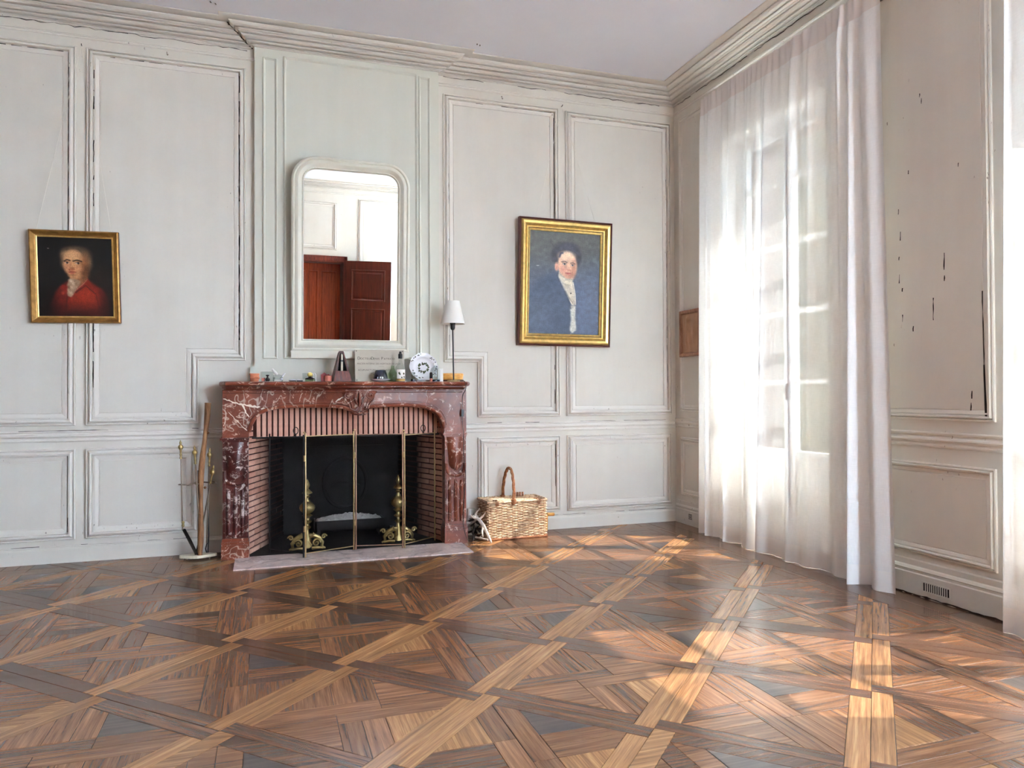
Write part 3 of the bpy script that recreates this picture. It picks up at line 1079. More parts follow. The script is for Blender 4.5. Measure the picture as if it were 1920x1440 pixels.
m.box(DX0, DX1, YR - 0.42, YR, DZ - 0.02, DZ)
m.build('door_lining', mhd, door)
m = MB()
m.box(DX0, DX1, YR - 0.46, YR - 0.42, 0, DZ)
inner = m.build('inner_door', mrd, door)
for (x0, x1) in ((DX0 + 0.10, DX0 + 0.36), (DX0 + 0.42, DX0 + 0.58), (DX0 + 0.64, DX0 + 0.90)):
    for (z0, z1) in ((0.2, 0.9), (1.0, 2.25)):
        Fi = lambda a, z, h: (a, YR - 0.42 + h, z)
        panel(inner, Fi, rect(x0, x1, z0, z1), [(0, 0), (0.002, 0.014), (0.015, 0.018), (0.03, 0.004), (0.034, 0.003)], mrd, mrd, 'door_panel')
# open leaf, hinged on the jamb
ang = math.radians(24)
leafw = 0.80
hx, hy = DX1 + 0.04, YR + 0.05
lx, ly = math.cos(ang), math.sin(ang)
Fleaf = lambda a, z, h: (hx + a * lx - h * ly, hy + a * ly + h * lx, z)
m = MB()
m.prism([(0, 0.01), (leafw, 0.01), (leafw, DZ + 0.03), (0, DZ + 0.03)], Fleaf, 0, 0.04)
leaf = m.build('door_leaf', mhd, door)
for z0, z1 in ((0.15, 0.75), (0.88, 1.62), (1.75, 2.28)):
    panel(leaf, lambda a, z, h: Fleaf(a, z, 0.04 + h), rect(0.10, leafw - 0.10, z0, z1), [(0, 0), (0.002, 0.010), (0.012, 0.014), (0.03, 0.003), (0.05, 0.001), (0.06, 0.006)], mhd, mhd, 'door_panel')
m = MB()
m.lathe([(0.0, 0.05), (0.022, 0.045), (0.026, 0.03), (0.012, 0.015), (0.010, 0.0)], (0, 0, 0), 12)
kn = m.build('door_knob', M_['brass'], leaf)
kn.location = Fleaf(leafw - 0.05, 1.05, 0.04)
kn.rotation_euler = (math.radians(-90), 0, ang)

# ================================================================== FIREPLACE MANTEL
mantel = thing('fireplace_mantel', 'carved red-brown veined marble mantel with an arched opening and scrolled keystone', 'fireplace', (0.57, 5.4, 0))
MY = 5.335                      # front face of the marble
MX0, MX1 = -0.278, 1.430
ARCH = [(-0.112, 0.60), (-0.112, 0.79), (-0.108, 0.85), (-0.095, 0.905), (-0.070, 0.95), (-0.030, 0.985), (0.024, 1.008), (0.085, 1.018), (0.148, 1.023),
        (0.25, 1.025), (0.364, 1.024), (0.44, 1.023), (0.493, 1.020), (0.525, 1.012), (0.549, 1.004), (0.580, 0.992), (0.618, 0.985), (0.650, 0.992), (0.675, 1.004),
        (0.700, 1.012), (0.738, 1.019), (0.80, 1.023), (0.88, 1.025), (0.97, 1.024), (1.06, 1.018), (1.129, 1.006), (1.185, 0.983), (1.225, 0.95), (1.250, 0.905),
        (1.262, 0.85), (1.267, 0.79), (1.267, 0.60)]


def front_y(x):
    """slight serpentine plan of the frieze."""
    t = (x - 0.585) / 0.86
    return MY - 0.030 * math.exp(-(t / 0.24) ** 2) + 0.014 * math.exp(-((abs(t) - 0.55) / 0.22) ** 2)


m = MB()
arc = [(x, z) for x, z in ARCH if z >= 0.825]
xs = [MX0] + [x for x, z in arc] + [MX1]
zb = [0.825] + [z for x, z in arc] + [0.825]
cols = [(MX0, 0.825), (-0.195, 0.825), (arc[0][0] - 0.0005, 0.825)] + arc + [(arc[-1][0] + 0.0005, 0.825), (1.35, 0.825), (MX1, 0.825)]
n = len(cols)
vs = []
for x, z in cols:
    fy = front_y(x)
    for k in range(5):
        t = k / 4
        vs.append((x, fy, z + (1.150 - z) * t))
for x, z in cols:
    vs.append((x, MY + 0.13, z))
    vs.append((x, MY + 0.13, 1.150))
fs = []
for i in range(n - 1):
    for k in range(4):
        fs.append((i * 5 + k, (i + 1) * 5 + k, (i + 1) * 5 + k + 1, i * 5 + k + 1))
    b = n * 5
    fs.append((b + 2 * i, b + 2 * i + 1, b + 2 * i + 3, b + 2 * i + 2))
    fs.append((i * 5, b + 2 * i, b + 2 * i + 2, (i + 1) * 5))
    fs.append((i * 5 + 4, (i + 1) * 5 + 4, b + 2 * i + 3, b + 2 * i + 1))
fs.append((0, 1, 2, 3, 4, n * 5 + 1, n * 5))
e = (n - 1) * 5
fs.append((e, n * 5 + 2 * n - 2, n * 5 + 2 * n - 1, e + 4, e + 3, e + 2, e + 1))
m.add(vs, fs)
frieze = m.build('frieze', M_['marble'], mantel)
# moulded rim following the arch
m = MB()
rim = [(x, front_y(x) - 0.004, z + 0.012) for x, z in ARCH if z > 0.83]
m.tube(rim, 0.014, 8)
rim2 = []
for (x, z) in [(x, z) for x, z in ARCH if z > 0.83]:
    rim2.append((0.585 + (x - 0.585) * 1.028, front_y(x) - 0.001, z + 0.036))
m.tube(rim2, 0.006, 6)
m.build('arch_moulding', M_['marble'], mantel, smooth=True)
# flat raised field lines of the frieze
m = MB()
m.tube([(MX0 + 0.006, front_y(MX0) - 0.002, 1.135), *[(x, front_y(x) - 0.002, 1.135) for x in np.linspace(-0.24, 1.40, 30)]], 0.008, 6)
m.build('frieze_moulding', M_['marble'], mantel, smooth=True)

# side returns to the wall
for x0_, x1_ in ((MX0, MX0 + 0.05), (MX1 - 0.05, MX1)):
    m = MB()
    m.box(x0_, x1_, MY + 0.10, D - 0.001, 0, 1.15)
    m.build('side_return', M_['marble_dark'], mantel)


def leg(x0, x1, matl):
    xc, w = (x0 + x1) / 2, (x1 - x0) / 2
    m = MB()
    m.box(x0, x1, MY + 0.012, MY + 0.14, 0.0, 0.83)
    L = m.build('leg', matl, mantel)
    m = MB()
    m.box(x0 - 0.008, x1 + 0.006, MY - 0.012, MY + 0.13, 0.0, 0.118)
    m.box(x0 - 0.003, x1 + 0.002, MY - 0.004, MY + 0.13, 0.118, 0.140)
    m.box(x0 + 0.010, x1 - 0.010, MY - 0.017, MY, 0.016, 0.100)
    m.build('plinth', M_['marble'], L)
    m = MB()      # capital mouldings
    for z0, z1, p in ((0.795, 0.808, 0.006), (0.808, 0.822, 0.016), (0.822, 0.832, 0.008)):
        m.box(x0 - p, x1 + p * 0.3, MY + 0.012 - p, MY + 0.13, z0, z1)
    m.build('capital', matl, L)
    # upper console: a swelling tongue narrowing to a rounded lip
    m = MB()
    rows = 16

    def fn(u, v):
        z = 0.545 + 0.25 * v
        ww = w * (0.60 + 0.26 * v ** 1.5) * (1.0 if v > 0.22 else math.sqrt(max(0.0, 1 - ((0.22 - v) / 0.22) ** 2)) * 0.98 + 0.02)
        a = (u * 2 - 1)
        bulge = 0.042 * (0.55 + 0.45 * math.sin(math.pi * min(1, v * 0.8 + 0.1))) * math.sqrt(max(0, 1 - 0.92 * a * a))
        return (xc + a * ww, MY + 0.013 - bulge, z)
    m.grid(13, 17, fn)
    m.build('console', matl, L, smooth=True)
    m = MB()
    lip = [(xc + w * 0.84 * math.cos(t), MY + 0.006, 0.560 + 0.055 * math.sin(t)) for t in np.linspace(math.pi, 2 * math.pi, 15)]
    lip = [(x0 + 0.012, MY + 0.006, 0.60)] + lip + [(x1 - 0.012, MY + 0.006, 0.60)]
    m.tube(lip, 0.012, 8)
    m.build('lip', matl, L, smooth=True)
    # fluted lower panel
    m = MB()
    for dx in (-0.045, 0.0, 0.045):
        m.tube([(xc + dx, MY + 0.010, 0.165), (xc + dx, MY + 0.008, 0.25), (xc + dx, MY + 0.008, 0.44), (xc + dx, MY + 0.011, 0.478 - abs(dx) * 0.2)], [0.011, 0.014, 0.014, 0.009], 8)
    for dx in (-0.069, 0.069):
        m.box(xc + dx - 0.005, xc + dx + 0.005, MY + 0.002, MY + 0.012, 0.15, 0.52)
    m.build('fluting', matl, L, smooth=True)


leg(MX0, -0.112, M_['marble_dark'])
leg(1.267, MX1, M_['marble'])

# shelf with moulded, gently serpentine edge
m = MB()
PR = [(0.055, 1.150), (0.060, 1.156), (0.078, 1.160), (0.086, 1.168), (0.086, 1.172), (0.112, 1.175), (0.126, 1.182), (0.130, 1.192), (0.125, 1.202), (0.112, MT), (0.10, MT)]
xsn = list(np.linspace(MX0 + 0.03, MX1 - 0.03, 41))
rows = []
for q, z in PR:
    row = [(MX0 + 0.03 - q * 0.38, D - 0.002, z), (MX0 + 0.03 - q * 0.38, front_y(MX0) + 0.06 - q * 0.72, z)]
    for x in xsn:
        row.append((x + (x - 0.58) * q * 0.05, front_y(x) + 0.045 - q * 1.33, z))
    row += [(MX1 - 0.03 + q * 0.38, front_y(MX1) + 0.06 - q * 0.72, z), (MX1 - 0.03 + q * 0.38, D - 0.002, z)]
    rows.append(row)
n = len(rows[0])
vs = [p for r in rows for p in r]
fs = []
for i in range(len(rows) - 1):
    for k in range(n - 1):
        fs.append((i * n + k, i * n + k + 1, (i + 1) * n + k + 1, (i + 1) * n + k))
fs.append(tuple((len(rows) - 1) * n + k for k in range(n)))
fs.append(tuple(reversed(range(n))))
m.add(vs, fs)
m.build('shelf', M_['marble'], mantel, smooth=True)

# the few long white veins that cross the frieze and the left leg
rv = random.Random(31)


def vein(pts, w0, w1, step=0.012):
    m = MB()
    prev = None
    P2 = [Vector(q) for q in pts]
    L = sum((P2[i + 1] - P2[i]).length for i in range(len(P2) - 1))
    done = 0.0
    for i in range(len(P2) - 1):
        a, b = P2[i], P2[i + 1]
        n = max(2, int((b - a).length / step))
        d = (b - a).normalized()
        nr = Vector((-d.y, d.x))
        for k in range(n + (1 if i == len(P2) - 2 else 0)):
            p = a.lerp(b, k / n)
            t = (done + (b - a).length * k / n) / L
            w = (w0 + (w1 - w0) * t) * rv.uniform(0.45, 1.25)
            p = p + nr * rv.uniform(-0.003, 0.003)
            cur = (p + nr * w, p - nr * w)
            if prev is not None:
                y = lambda q: (front_y(q.x) if q.y > 0.834 else MY + 0.012) - 0.0006
                m.add([(q.x, y(q), q.y) for q in (prev[0], cur[0], cur[1], prev[1])], [(0, 1, 2, 3)])
            prev = cur
        done += (b - a).length
    m.build('marble_vein', M_['vein'], frieze)


vein([(-0.272, 1.092), (-0.20, 1.062), (-0.10, 1.040), (-0.02, 1.022), (0.02, 1.012)], 0.004, 0.010)
vein([(-0.16, 1.055), (-0.135, 1.02), (-0.125, 0.985), (-0.098, 0.955)], 0.005, 0.005)
vein([(0.565, 1.140), (0.535, 1.105), (0.480, 1.075), (0.462, 1.050), (0.425, 1.030)], 0.005, 0.005)
vein([(0.245, 1.140), (0.235, 1.10), (0.220, 1.060), (0.205, 1.032)], 0.002, 0.003)
vein([(-0.24, 1.00), (-0.20, 0.955), (-0.15, 0.90), (-0.118, 0.868)], 0.0015, 0.003)
vein([(-0.268, 0.905), (-0.255, 0.96), (-0.262, 1.03)], 0.003, 0.0015)
vein([(0.93, 1.132), (0.925, 1.09), (0.945, 1.05)], 0.002, 0.0015)

# carved keystone cartouche
kx = 0.632
ky = front_y(kx) - 0.004


def spiral(cx, cz, r0, turns, sgn, start):
    pts = []
    for i in range(int(18 * turns) + 1):
        t = i / 18 * 2 * math.pi
        r = r0 * (1 - 0.8 * i / (18 * turns))
        pts.append((cx + sgn * r * math.cos(t + start), ky - 0.012 - 0.008 * i / (18 * turns), cz + r * math.sin(t + start)))
    return pts


m = MB()


def body(u, v):
    z = 0.985 + 0.155 * v
    hw = 0.055 + 0.075 * v ** 1.3
    a = u * 2 - 1
    return (kx + a * hw, ky + 0.006 - 0.022 * math.sqrt(max(0, 1 - 0.97 * a * a)) * (0.5 + 0.5 * v), z)


m.grid(15, 9, body)
key = m.build('keystone', M_['marble'], mantel, smooth=True)
m = MB()
for s in (-1, 1):
    m.tube(spiral(kx + s * 0.080, 1.110, 0.027, 2.0, s, math.pi * 0.9), 0.0055, 6)
    m.tube([(kx + s * 0.107, ky - 0.008, 1.108), (kx + s * 0.098, ky - 0.012, 1.075), (kx + s * 0.070, ky - 0.014, 1.045), (kx + s * 0.062, ky - 0.014, 1.015), (kx + s * 0.030, ky - 0.012, 0.998)], 0.006, 6)
    m.tube([(kx + s * 0.066, ky - 0.012, 1.085), (kx + s * 0.052, ky - 0.016, 1.050), (kx + s * 0.046, ky - 0.014, 1.020)], 0.004, 6)
    m.tube([(kx + s * 0.020, ky - 0.018, 1.128), (kx + s * 0.034, ky - 0.020, 1.095), (kx + s * 0.022, ky - 0.020, 1.060), (kx + s * 0.006, ky - 0.018, 1.030)], [0.004, 0.008, 0.007, 0.003], 6)
    m.tube([(kx + s * 0.06, ky - 0.004, 0.988), (kx + s * 0.035, ky - 0.012, 0.976), (kx, ky - 0.014, 0.972)], 0.007, 6)
m.tube([(kx, ky - 0.020, 1.125), (kx, ky - 0.026, 1.09), (kx, ky - 0.022, 1.05), (kx, ky - 0.016, 1.02)], [0.005, 0.010, 0.008, 0.004], 8)
for i in range(5):
    a = (i - 2) * 0.38
    m.tube([(kx + 0.006 * math.sin(a), ky - 0.016, 1.030), (kx + 0.038 * math.sin(a), ky - 0.018, 1.022 - 0.026 * math.cos(a))], [0.003, 0.007], 6)
m.build('scroll_carving', M_['marble'], key, smooth=True)

# marble hearth slab
hearth = thing('hearth_slab', 'worn grey-pink marble hearth slab in front of the fireplace opening', 'hearth', (0.58, 5.1, 0))
m = MB()
m.box(-0.186, 1.372, 4.985, MY + 0.02, -0.004, 0.006)
m.build('slab', M_['hearth'], hearth)
m = MB()
m.box(-0.196, -0.136, 4.982, MY + 0.02, -0.004, 0.0068)
m.box(1.33, 1.385, 4.982, MY + 0.02, -0.004, 0.0068)
m.build('edging', M_['hearth'], hearth)

# ================================================================== FIREBOX
firebox = thing('firebox', 'brick-lined fireplace opening with a sooty back, behind the mesh screen', 'firebox', (0.58, 5.7, 0))
box_obj('soot_lining', [(-0.262, -0.15, MY + 0.145, 5.63, 0, 0.98), (1.30, 1.414, MY + 0.145, 5.63, 0, 0.98), (-0.36, -0.13, 5.63, 6.25, 0, 1.15), (1.30, 1.50, 5.63, 6.25, 0, 1.15),
                        (-0.36, 1.50, 6.10, 6.25, 0, 1.15), (-0.36, 1.50, 5.70, 6.25, 1.02, 1.15), (-0.15, 1.30, MY + 0.02, 6.10, -0.06, 0.003)], M_['soot'], firebox)


def side_wall(p0, p1, sgn):
    d = Vector((p1[0] - p0[0], p1[1] - p0[1], 0))
    L = d.length
    d.normalize()
    nrm = Vector((d.y * sgn, -d.x * sgn, 0))
    m = MB()
    m.prism([(0, 0.003), (L, 0.003), (L, 1.02), (0, 1.02)], lambda a, z, h: (p0[0] + d.x * a + nrm.x * h, p0[1] + d.y * a + nrm.y * h, z), -0.10, -0.006)
    m.build('mortar_bed', M_['mortar'], firebox)
    row, z = 0, 0.006
    BL, BH, J = 0.196, 0.0305, 0.0105
    while z < 1.0:
        a = -BL * 0.5 if row % 2 else -BL * 0.0
        while a < L:
            s0, s1 = max(a, 0), min(a + BL, L)
            if s1 - s0 > 0.02:
                m = MB()
                pr = rnd.uniform(-0.0015, 0.0015)
                c0 = Vector((p0[0], p0[1], 0)) + d * ((s0 + s1) / 2) + nrm * (-0.015 + pr) + Vector((0, 0, z + BH / 2))
                m.obox((0, 0, 0), d * ((s1 - s0) / 2), nrm * 0.018, Vector((0, 0, BH / 2)))
                o = m.build('brick', M_['brick'], firebox)
                o.location = c0
            a += BL + 0.021
        z += BH + J
        row += 1


side_wall((-0.112, 5.425), (0.130, 6.08), 1)
side_wall((1.272, 5.425), (1.045, 6.08), -1)
# soldier course lintel
m = MB()
m.box(-0.10, 1.30, 5.492, 5.60, 0.822, 1.05)
m.build('mortar_bed', M_['mortar'], firebox)
x = -0.062
while x < 1.268:
    m = MB()
    m.box(-0.0127, 0.0127, -0.025, 0.025, -0.105, 0.105)
    o = m.build('brick', M_['brick'], firebox)
    o.location = (x + 0.0145, 5.510 + rnd.uniform(-0.002, 0.002), 0.922)
    x += 0.0375
m = MB()
m.box(-0.10, 1.30, 5.470, 5.56, 0.806, 0.816)
m.build('lintel_bar', M_['iron'], firebox)
# cast fireback with a shield relief
m = MB()
m.box(0.30, 0.92, 6.065, 6.098, 0.02, 0.70)
fb = m.build('fireback', M_['soot'], firebox)
m = MB()
ring = [(0.61 + 0.17 * math.cos(t), 6.06, 0.40 + 0.20 * math.sin(t)) for t in np.linspace(0, 2 * math.pi, 28, endpoint=False)]
m.tube(ring, 0.014, 6, closed=True)
m.lathe([(0.0, 0.03), (0.09, 0.02), (0.12, 0.0)], (0.61, 6.05, 0.38), 16, sy=0.2)
m.build('shield_relief', M_['soot'], fb, smooth=True)

# damper ring handles under the lintel
for x in (0.205, 1.13):
    m = MB()
    m.tube([(x + 0.017 * math.cos(t), 5.474, 0.858 + 0.024 * math.sin(t)) for t in np.linspace(0, 2 * math.pi, 20, endpoint=False)], 0.0028, 6, closed=True)
    m.tube([(x, 5.474, 0.834), (x, 5.49, 0.812)], 0.004, 6)
    o = m.build('damper_ring', M_['iron'])
    tag(o, 'small iron pull ring on the brick lintel, near its %s end' % ('left' if x < 0.5 else 'right'), 'ring')

# ash trough with ash
trough = thing('ash_trough', 'black iron ash trough heaped with pale ash inside the fireplace', 'trough', (0.63, 5.88, 0))
m = MB()
x0, x1, y0, y1, z0, z1 = 0.36, 0.895, 5.845, 6.03, 0.055, 0.135
m.box(x0, x1, y0, y0 + 0.012, z0, z1)
m.box(x0, x1, y1 - 0.012, y1, z0, z1)
m.box(x0, x0 + 0.012, y0, y1, z0, z1)
m.box(x1 - 0.012, x1, y0, y1, z0, z1)
m.box(x0, x1, y0, y1, z0, z0 + 0.01)
m.build('tray', M_['iron'], trough)
for fx in (x0 + 0.03, x1 - 0.03):
    m = MB()
    m.box(fx - 0.012, fx + 0.012, y0 + 0.01, y1 - 0.01, 0.003, z0)
    m.build('leg', M_['iron'], trough)
m = MB()


def ashf(u, v):
    x = x0 + 0.014 + (x1 - x0 - 0.028) * u
    y = y0 + 0.013 + (y1 - y0 - 0.026) * v
    e = (4 * u * (1 - u)) ** 0.5 * (4 * v * (1 - v)) ** 0.4
    nz = mnoise.noise(Vector((x * 40, y * 40, 0))) * 0.016 + mnoise.noise(Vector((x * 90, y * 90, 3))) * 0.010
    return (x, y, z1 - 0.012 + e * (0.048 - 0.03 * abs(u - 0.45)) + nz * (0.3 + e))


m.grid(60, 22, ashf)
m.build('ash', M_['ash'], trough, kind='stuff')


# ================================================================== ANDIRONS
def andiron(x, y, label):
    r = thing('andiron', label, 'andiron', (x, y, 0.003), group='brass andirons in the fireplace', local=True)
    b = M_['brass_old']
    m = MB()
    m.lathe([(0.016, 0.10), (0.022, 0.105), (0.014, 0.125), (0.012, 0.145), (0.024, 0.155), (0.026, 0.162), (0.014, 0.172), (0.012, 0.185), (0.030, 0.196), (0.034, 0.203),
             (0.018, 0.212), (0.015, 0.228), (0.026, 0.236), (0.038, 0.245), (0.020, 0.256), (0.016, 0.262)], seg=20)
    m.build('stem', b, r, smooth=True)
    m = MB()
    m.lathe([(0.014, 0.258), (0.034, 0.266), (0.050, 0.282), (0.055, 0.300), (0.051, 0.318), (0.036, 0.334), (0.020, 0.346), (0.018, 0.356)], seg=24)
    m.build('ball', b, r, smooth=True)
    m = MB()
    m.lathe([(0.014, 0.354), (0.012, 0.372), (0.022, 0.380), (0.014, 0.388), (0.014, 0.396), (0.036, 0.404), (0.034, 0.412), (0.020, 0.424), (0.010, 0.436), (0.014, 0.446),
             (0.019, 0.460), (0.015, 0.478), (0.006, 0.498), (0.0, 0.506)], seg=18)
    m.build('finial', b, r, smooth=True)
    m = MB()     # scrolled rocaille base
    for s in (-1, 1):
        m.tube([(s * 0.012, -0.01, 0.105), (s * 0.05, -0.016, 0.100), (s * 0.085, -0.014, 0.082), (s * 0.105, -0.012, 0.050), (s * 0.100, -0.012, 0.020), (s * 0.125, -0.012, 0.006)],
               [0.016, 0.018, 0.014, 0.013, 0.012, 0.008], 8)
        m.tube([(s * 0.115 + s * 0.02 * (1 - i / 20) * math.cos(i * 0.42), -0.02, 0.092 + 0.02 * (1 - i / 20) * math.sin(i * 0.42)) for i in range(20)], 0.006, 6)
        m.tube([(s * 0.062 + s * 0.03 * (1 - i / 24) * math.cos(i * 0.45), -0.028, 0.052 + 0.03 * (1 - i / 24) * math.sin(i * 0.45)) for i in range(24)], 0.007, 6)
        m.tube([(s * 0.03, -0.02, 0.012), (s * 0.07, -0.022, 0.016), (s * 0.11, -0.016, 0.008)], [0.012, 0.012, 0.008], 8)
        m.tube([(s * 0.02, -0.02, 0.09), (s * 0.045, -0.03, 0.115), (s * 0.04, -0.03, 0.128)], [0.01, 0.008, 0.003], 6)
    for i in range(7):
        a = (i - 3) * 0.32
        m.tube([(0.01 * math.sin(a), -0.030, 0.060), (0.036 * math.sin(a), -0.040, 0.060 - 0.044 * math.cos(a))], [0.006, 0.009], 6)
    m.lathe([(0.0, 0.012), (0.03, 0.02), (0.034, 0.05), (0.028, 0.085), (0.02, 0.108)], (0, 0, 0), 12)
    m.build('scroll_base', b, r, smooth=True)
    m = MB()
    m.box(-0.010, 0.010, 0.01, 0.34, 0.045, 0.065)
    m.box(-0.010, 0.010, 0.32, 0.34, 0.0, 0.05)
    m.build('log_bar', M_['iron'], r)
    return r


andiron(0.283, 5.47, 'brass andiron with scrolled base left of the ash trough, behind a screen post')
andiron(0.946, 5.52, 'brass andiron with pointed finial standing right of the ash trough')

# ================================================================== FIRE SCREEN
screen = thing('fire_screen', 'four-leaf folding brass fire screen with fine black mesh before the hearth', 'fire screen', (0.6, 5.3, 0.006))
SP = [(0.021, 5.445, 0.842), (0.250, 5.195, 0.853), (0.604, 5.335, 0.858), (0.945, 5.272, 0.850), (1.222, 5.470, 0.842)]
FZ = 0.006
for i in range(4):
    a = Vector((SP[i][0], SP[i][1], 0))
    b = Vector((SP[i + 1][0], SP[i + 1][1], 0))
    d = (b - a).normalized()
    a2, b2 = a + d * 0.008, b - d * 0.008
    zt = min(SP[i][2], SP[i + 1][2])
    Lf = (b2 - a2).length
    rod = M_['iron'] if i == 0 else M_['copper_rod']
    m = MB()
    for p, isout in ((a2, i == 0), (b2, i == 3)):
        m.tube([(p.x, p.y, FZ), (p.x, p.y, zt - 0.004), (p.x, p.y, zt)], [0.0055, 0.0055, 0.003], 8)
    m.tube([(a2.x, a2.y, zt - 0.022), (b2.x, b2.y, zt - 0.022)], 0.0032, 6)
    m.tube([(a2.x, a2.y, 0.034), (b2.x, b2.y, 0.034)], 0.0036, 6)
    fr = m.build('leaf_frame', rod if i == 0 else (M_['brass'] if i in (1, 3) else M_['copper_rod']), screen, smooth=True)
    m = MB()     # wires of the mesh
    zz0, zz1 = 0.036, zt - 0.024
    pitch = 0.0078
    r = 0.00062
    nrm = Vector((d.y, -d.x, 0))
    # diagonal wires both ways
    hgt = zz1 - zz0
    k = -hgt
    while k < Lf:
        for s in (1, -1):
            u0, u1 = max(0, k), min(Lf, k + hgt)
            if u1 - u0 > 0.004:
                w0, w1 = u0 - k, u1 - k
                if s < 0:
                    w0, w1 = hgt - w0, hgt - w1
                p0 = a2 + d * u0 + Vector((0, 0, zz0 + w0))
                p1 = a2 + d * u1 + Vector((0, 0, zz0 + w1))
                t = (p1 - p0).normalized()
                up = nrm
                sd = t.cross(up)
                vs = []
                for p in (p0, p1):
                    for cc, ss in ((1, 0), (-0.5, 0.866), (-0.5, -0.866)):
                        vs.append(p + up * (cc * r) + sd * (ss * r) + nrm * (0.0008 * s))
                m.add(vs, [(0, 3, 4, 1), (1, 4, 5, 2), (2, 5, 3, 0)])
        k += pitch * 1.414
    m.build('mesh', M_['iron'], fr, kind='stuff')
for i in (1, 2, 3):
    m = MB()
    m.lathe([(0.0, 0.006), (0.006, 0.005), (0.008, 0.0), (0.006, -0.005)], (SP[i][0], SP[i][1], SP[i][2] + 0.004), 10)
    m.build('post_cap', M_['brass'], screen, smooth=True)
    for z in (0.18, 0.66):
        m = MB()
        m.tube([(SP[i][0], SP[i][1] - 0.003, z), (SP[i][0], SP[i][1] - 0.003, z + 0.04)], 0.0065, 8)
        m.build('hinge', M_['brass'], screen, smooth=True)

# ================================================================== FIRE TOOLS
tools = thing('fire_tool_stand', 'iron fire tool stand on a pale base left of the fireplace', 'stand', (-0.437, 5.45, 0))
m = MB()
sh = []
for i in range(28):
    t = 2 * math.pi * i / 28
    k = 1 + 0.13 * math.cos(4 * t)
    sh.append((-0.437 + 0.105 * k * math.cos(t), 5.44 + 0.055 * k * math.sin(t)))
m.prism(sh, lambda a, b, h: (a, b, h), 0.012, 0.030)
for dx in (-0.07, 0.07):
    m.ico((-0.437 + dx, 5.44, 0.008), 0.012)
m.build('base', M_['cream'], tools)
m = MB()
m.tube([(-0.437, 5.462, 0.028), (-0.437, 5.462, 0.60)], 0.006, 8)
m.build('pole', M_['iron'], tools)
m = MB()
m.tube([(-0.553, 5.425, 0.512), (-0.50, 5.432, 0.505), (-0.437, 5.462, 0.522), (-0.37, 5.44, 0.516), (-0.331, 5.43, 0.520)], 0.0048, 8)
for px in (-0.545, -0.442, -0.336):
    m.tube([(px + 0.014 * math.cos(t), 5.424 + 0.014 * math.sin(t), 0.512) for t in np.linspace(0, 2 * math.pi, 14, endpoint=False)], 0.003, 6, closed=True)
m.build('hook_bar', M_['steel_dull'], tools)


def handle(m, p, q, r=0.0045):
    """shaft from p (top) to q with a turned knob at the top"""
    p, q = Vector(p), Vector(q)
    m.tube([p, q], r, 8)


def knob(p, q):
    m = MB()
    p, q = Vector(p), Vector(q)
    d = (p - q).normalized()
    prof = [(-0.075, 0.006), (-0.070, 0.010), (-0.064, 0.006), (-0.052, 0.006), (-0.046, 0.009), (-0.040, 0.0055), (-0.014, 0.0075), (-0.006, 0.014), (0.004, 0.017),
            (0.014, 0.015), (0.020, 0.009), (0.024, 0.006), (0.030, 0.008), (0.036, 0.0085), (0.042, 0.005), (0.052, 0.003)]
    m.tube([p + d * t for t, r in prof], [r for t, r in prof], 12)
    return m


def tool(name, label, cat, top, bot, extra=None):
    t = thing(name, label, cat, bot)
    m = MB()
    handle(m, top, bot)
    m.build('shaft', M_['steel_dull'], t, smooth=True)
    knob(top, bot).build('handle', M_['brass_old'], t, smooth=True)
    if extra:
        extra(t)
    return t


def pan(t):
    m = MB()
    a, b = Vector((-0.536, 5.420, 0.205)), Vector((-0.452, 5.412, 0.034))
    d = (b - a).normalized()
    sd = Vector((d.z, 0, -d.x)) * 0.3 + Vector((0, 1, 0)) * 0.95
    sd.normalize()
    nn = d.cross(sd).normalized()

    def f(u, v):
        w = 0.018 + 0.036 * min(1, v * 2.2)
        s = (u * 2 - 1)
        return a + d * ((b - a).length * v) + sd * (s * w) + nn * (0.016 * s * s * (1 - 0.6 * v))
    m.grid(9, 9, f)

    def f2(u, v):
        return Vector(f(u, v)) + nn * 0.0025
    m.grid(9, 9, f2)
    m.build('pan', M_['iron'], t, smooth=True)
    m = MB()
    m.lathe([(0.006, -0.02), (0.011, -0.012), (0.007, 0.0), (0.011, 0.012), (0.006, 0.02)], (-0.530, 5.42, 0.245), 10)
    m.build('collar', M_['brass_old'], t, smooth=True)


tool('ash_shovel', 'iron ash shovel with brass knob, hanging leftmost on the tool stand', 'shovel', (-0.545, 5.42, 0.760), (-0.533, 5.42, 0.205), pan)


def pokertip(t):
    m = MB()
    m.tube([(-0.424, 5.425, 0.12), (-0.421, 5.425, 0.07), (-0.418, 5.42, 0.045)], [0.0055, 0.0055, 0.002], 8)
    m.build('tip', M_['iron'], t)


tool('poker', 'straight iron poker with brass knob beside the tall bare stick', 'poker', (-0.456, 5.41, 0.722), (-0.424, 5.425, 0.12), pokertip)


def brush(t):
    m = MB()
    for i in range(26):
        a = i * 2.4
        r = 0.020 * math.sqrt(i / 26)
        m.tube([(-0.426 + r * 0.4 * math.cos(a), 5.41 + r * 0.4 * math.sin(a), 0.115), (-0.436 + r * math.cos(a), 5.41 + r * math.sin(a), 0.034)], 0.0022, 4)
    m.build('bristles', M_['bark'], t, kind='stuff')
    m = MB()
    m.lathe([(0.006, 0.03), (0.012, 0.02), (0.013, -0.004), (0.010, -0.006)], (-0.425, 5.41, 0.115), 10)
    m.build('ferrule', M_['brass_old'], t)


tool('hearth_brush', 'iron hearth brush leaning across the stand, brass knob on the right', 'brush', (-0.345, 5.40, 0.585), (-0.424, 5.41, 0.13), brush)


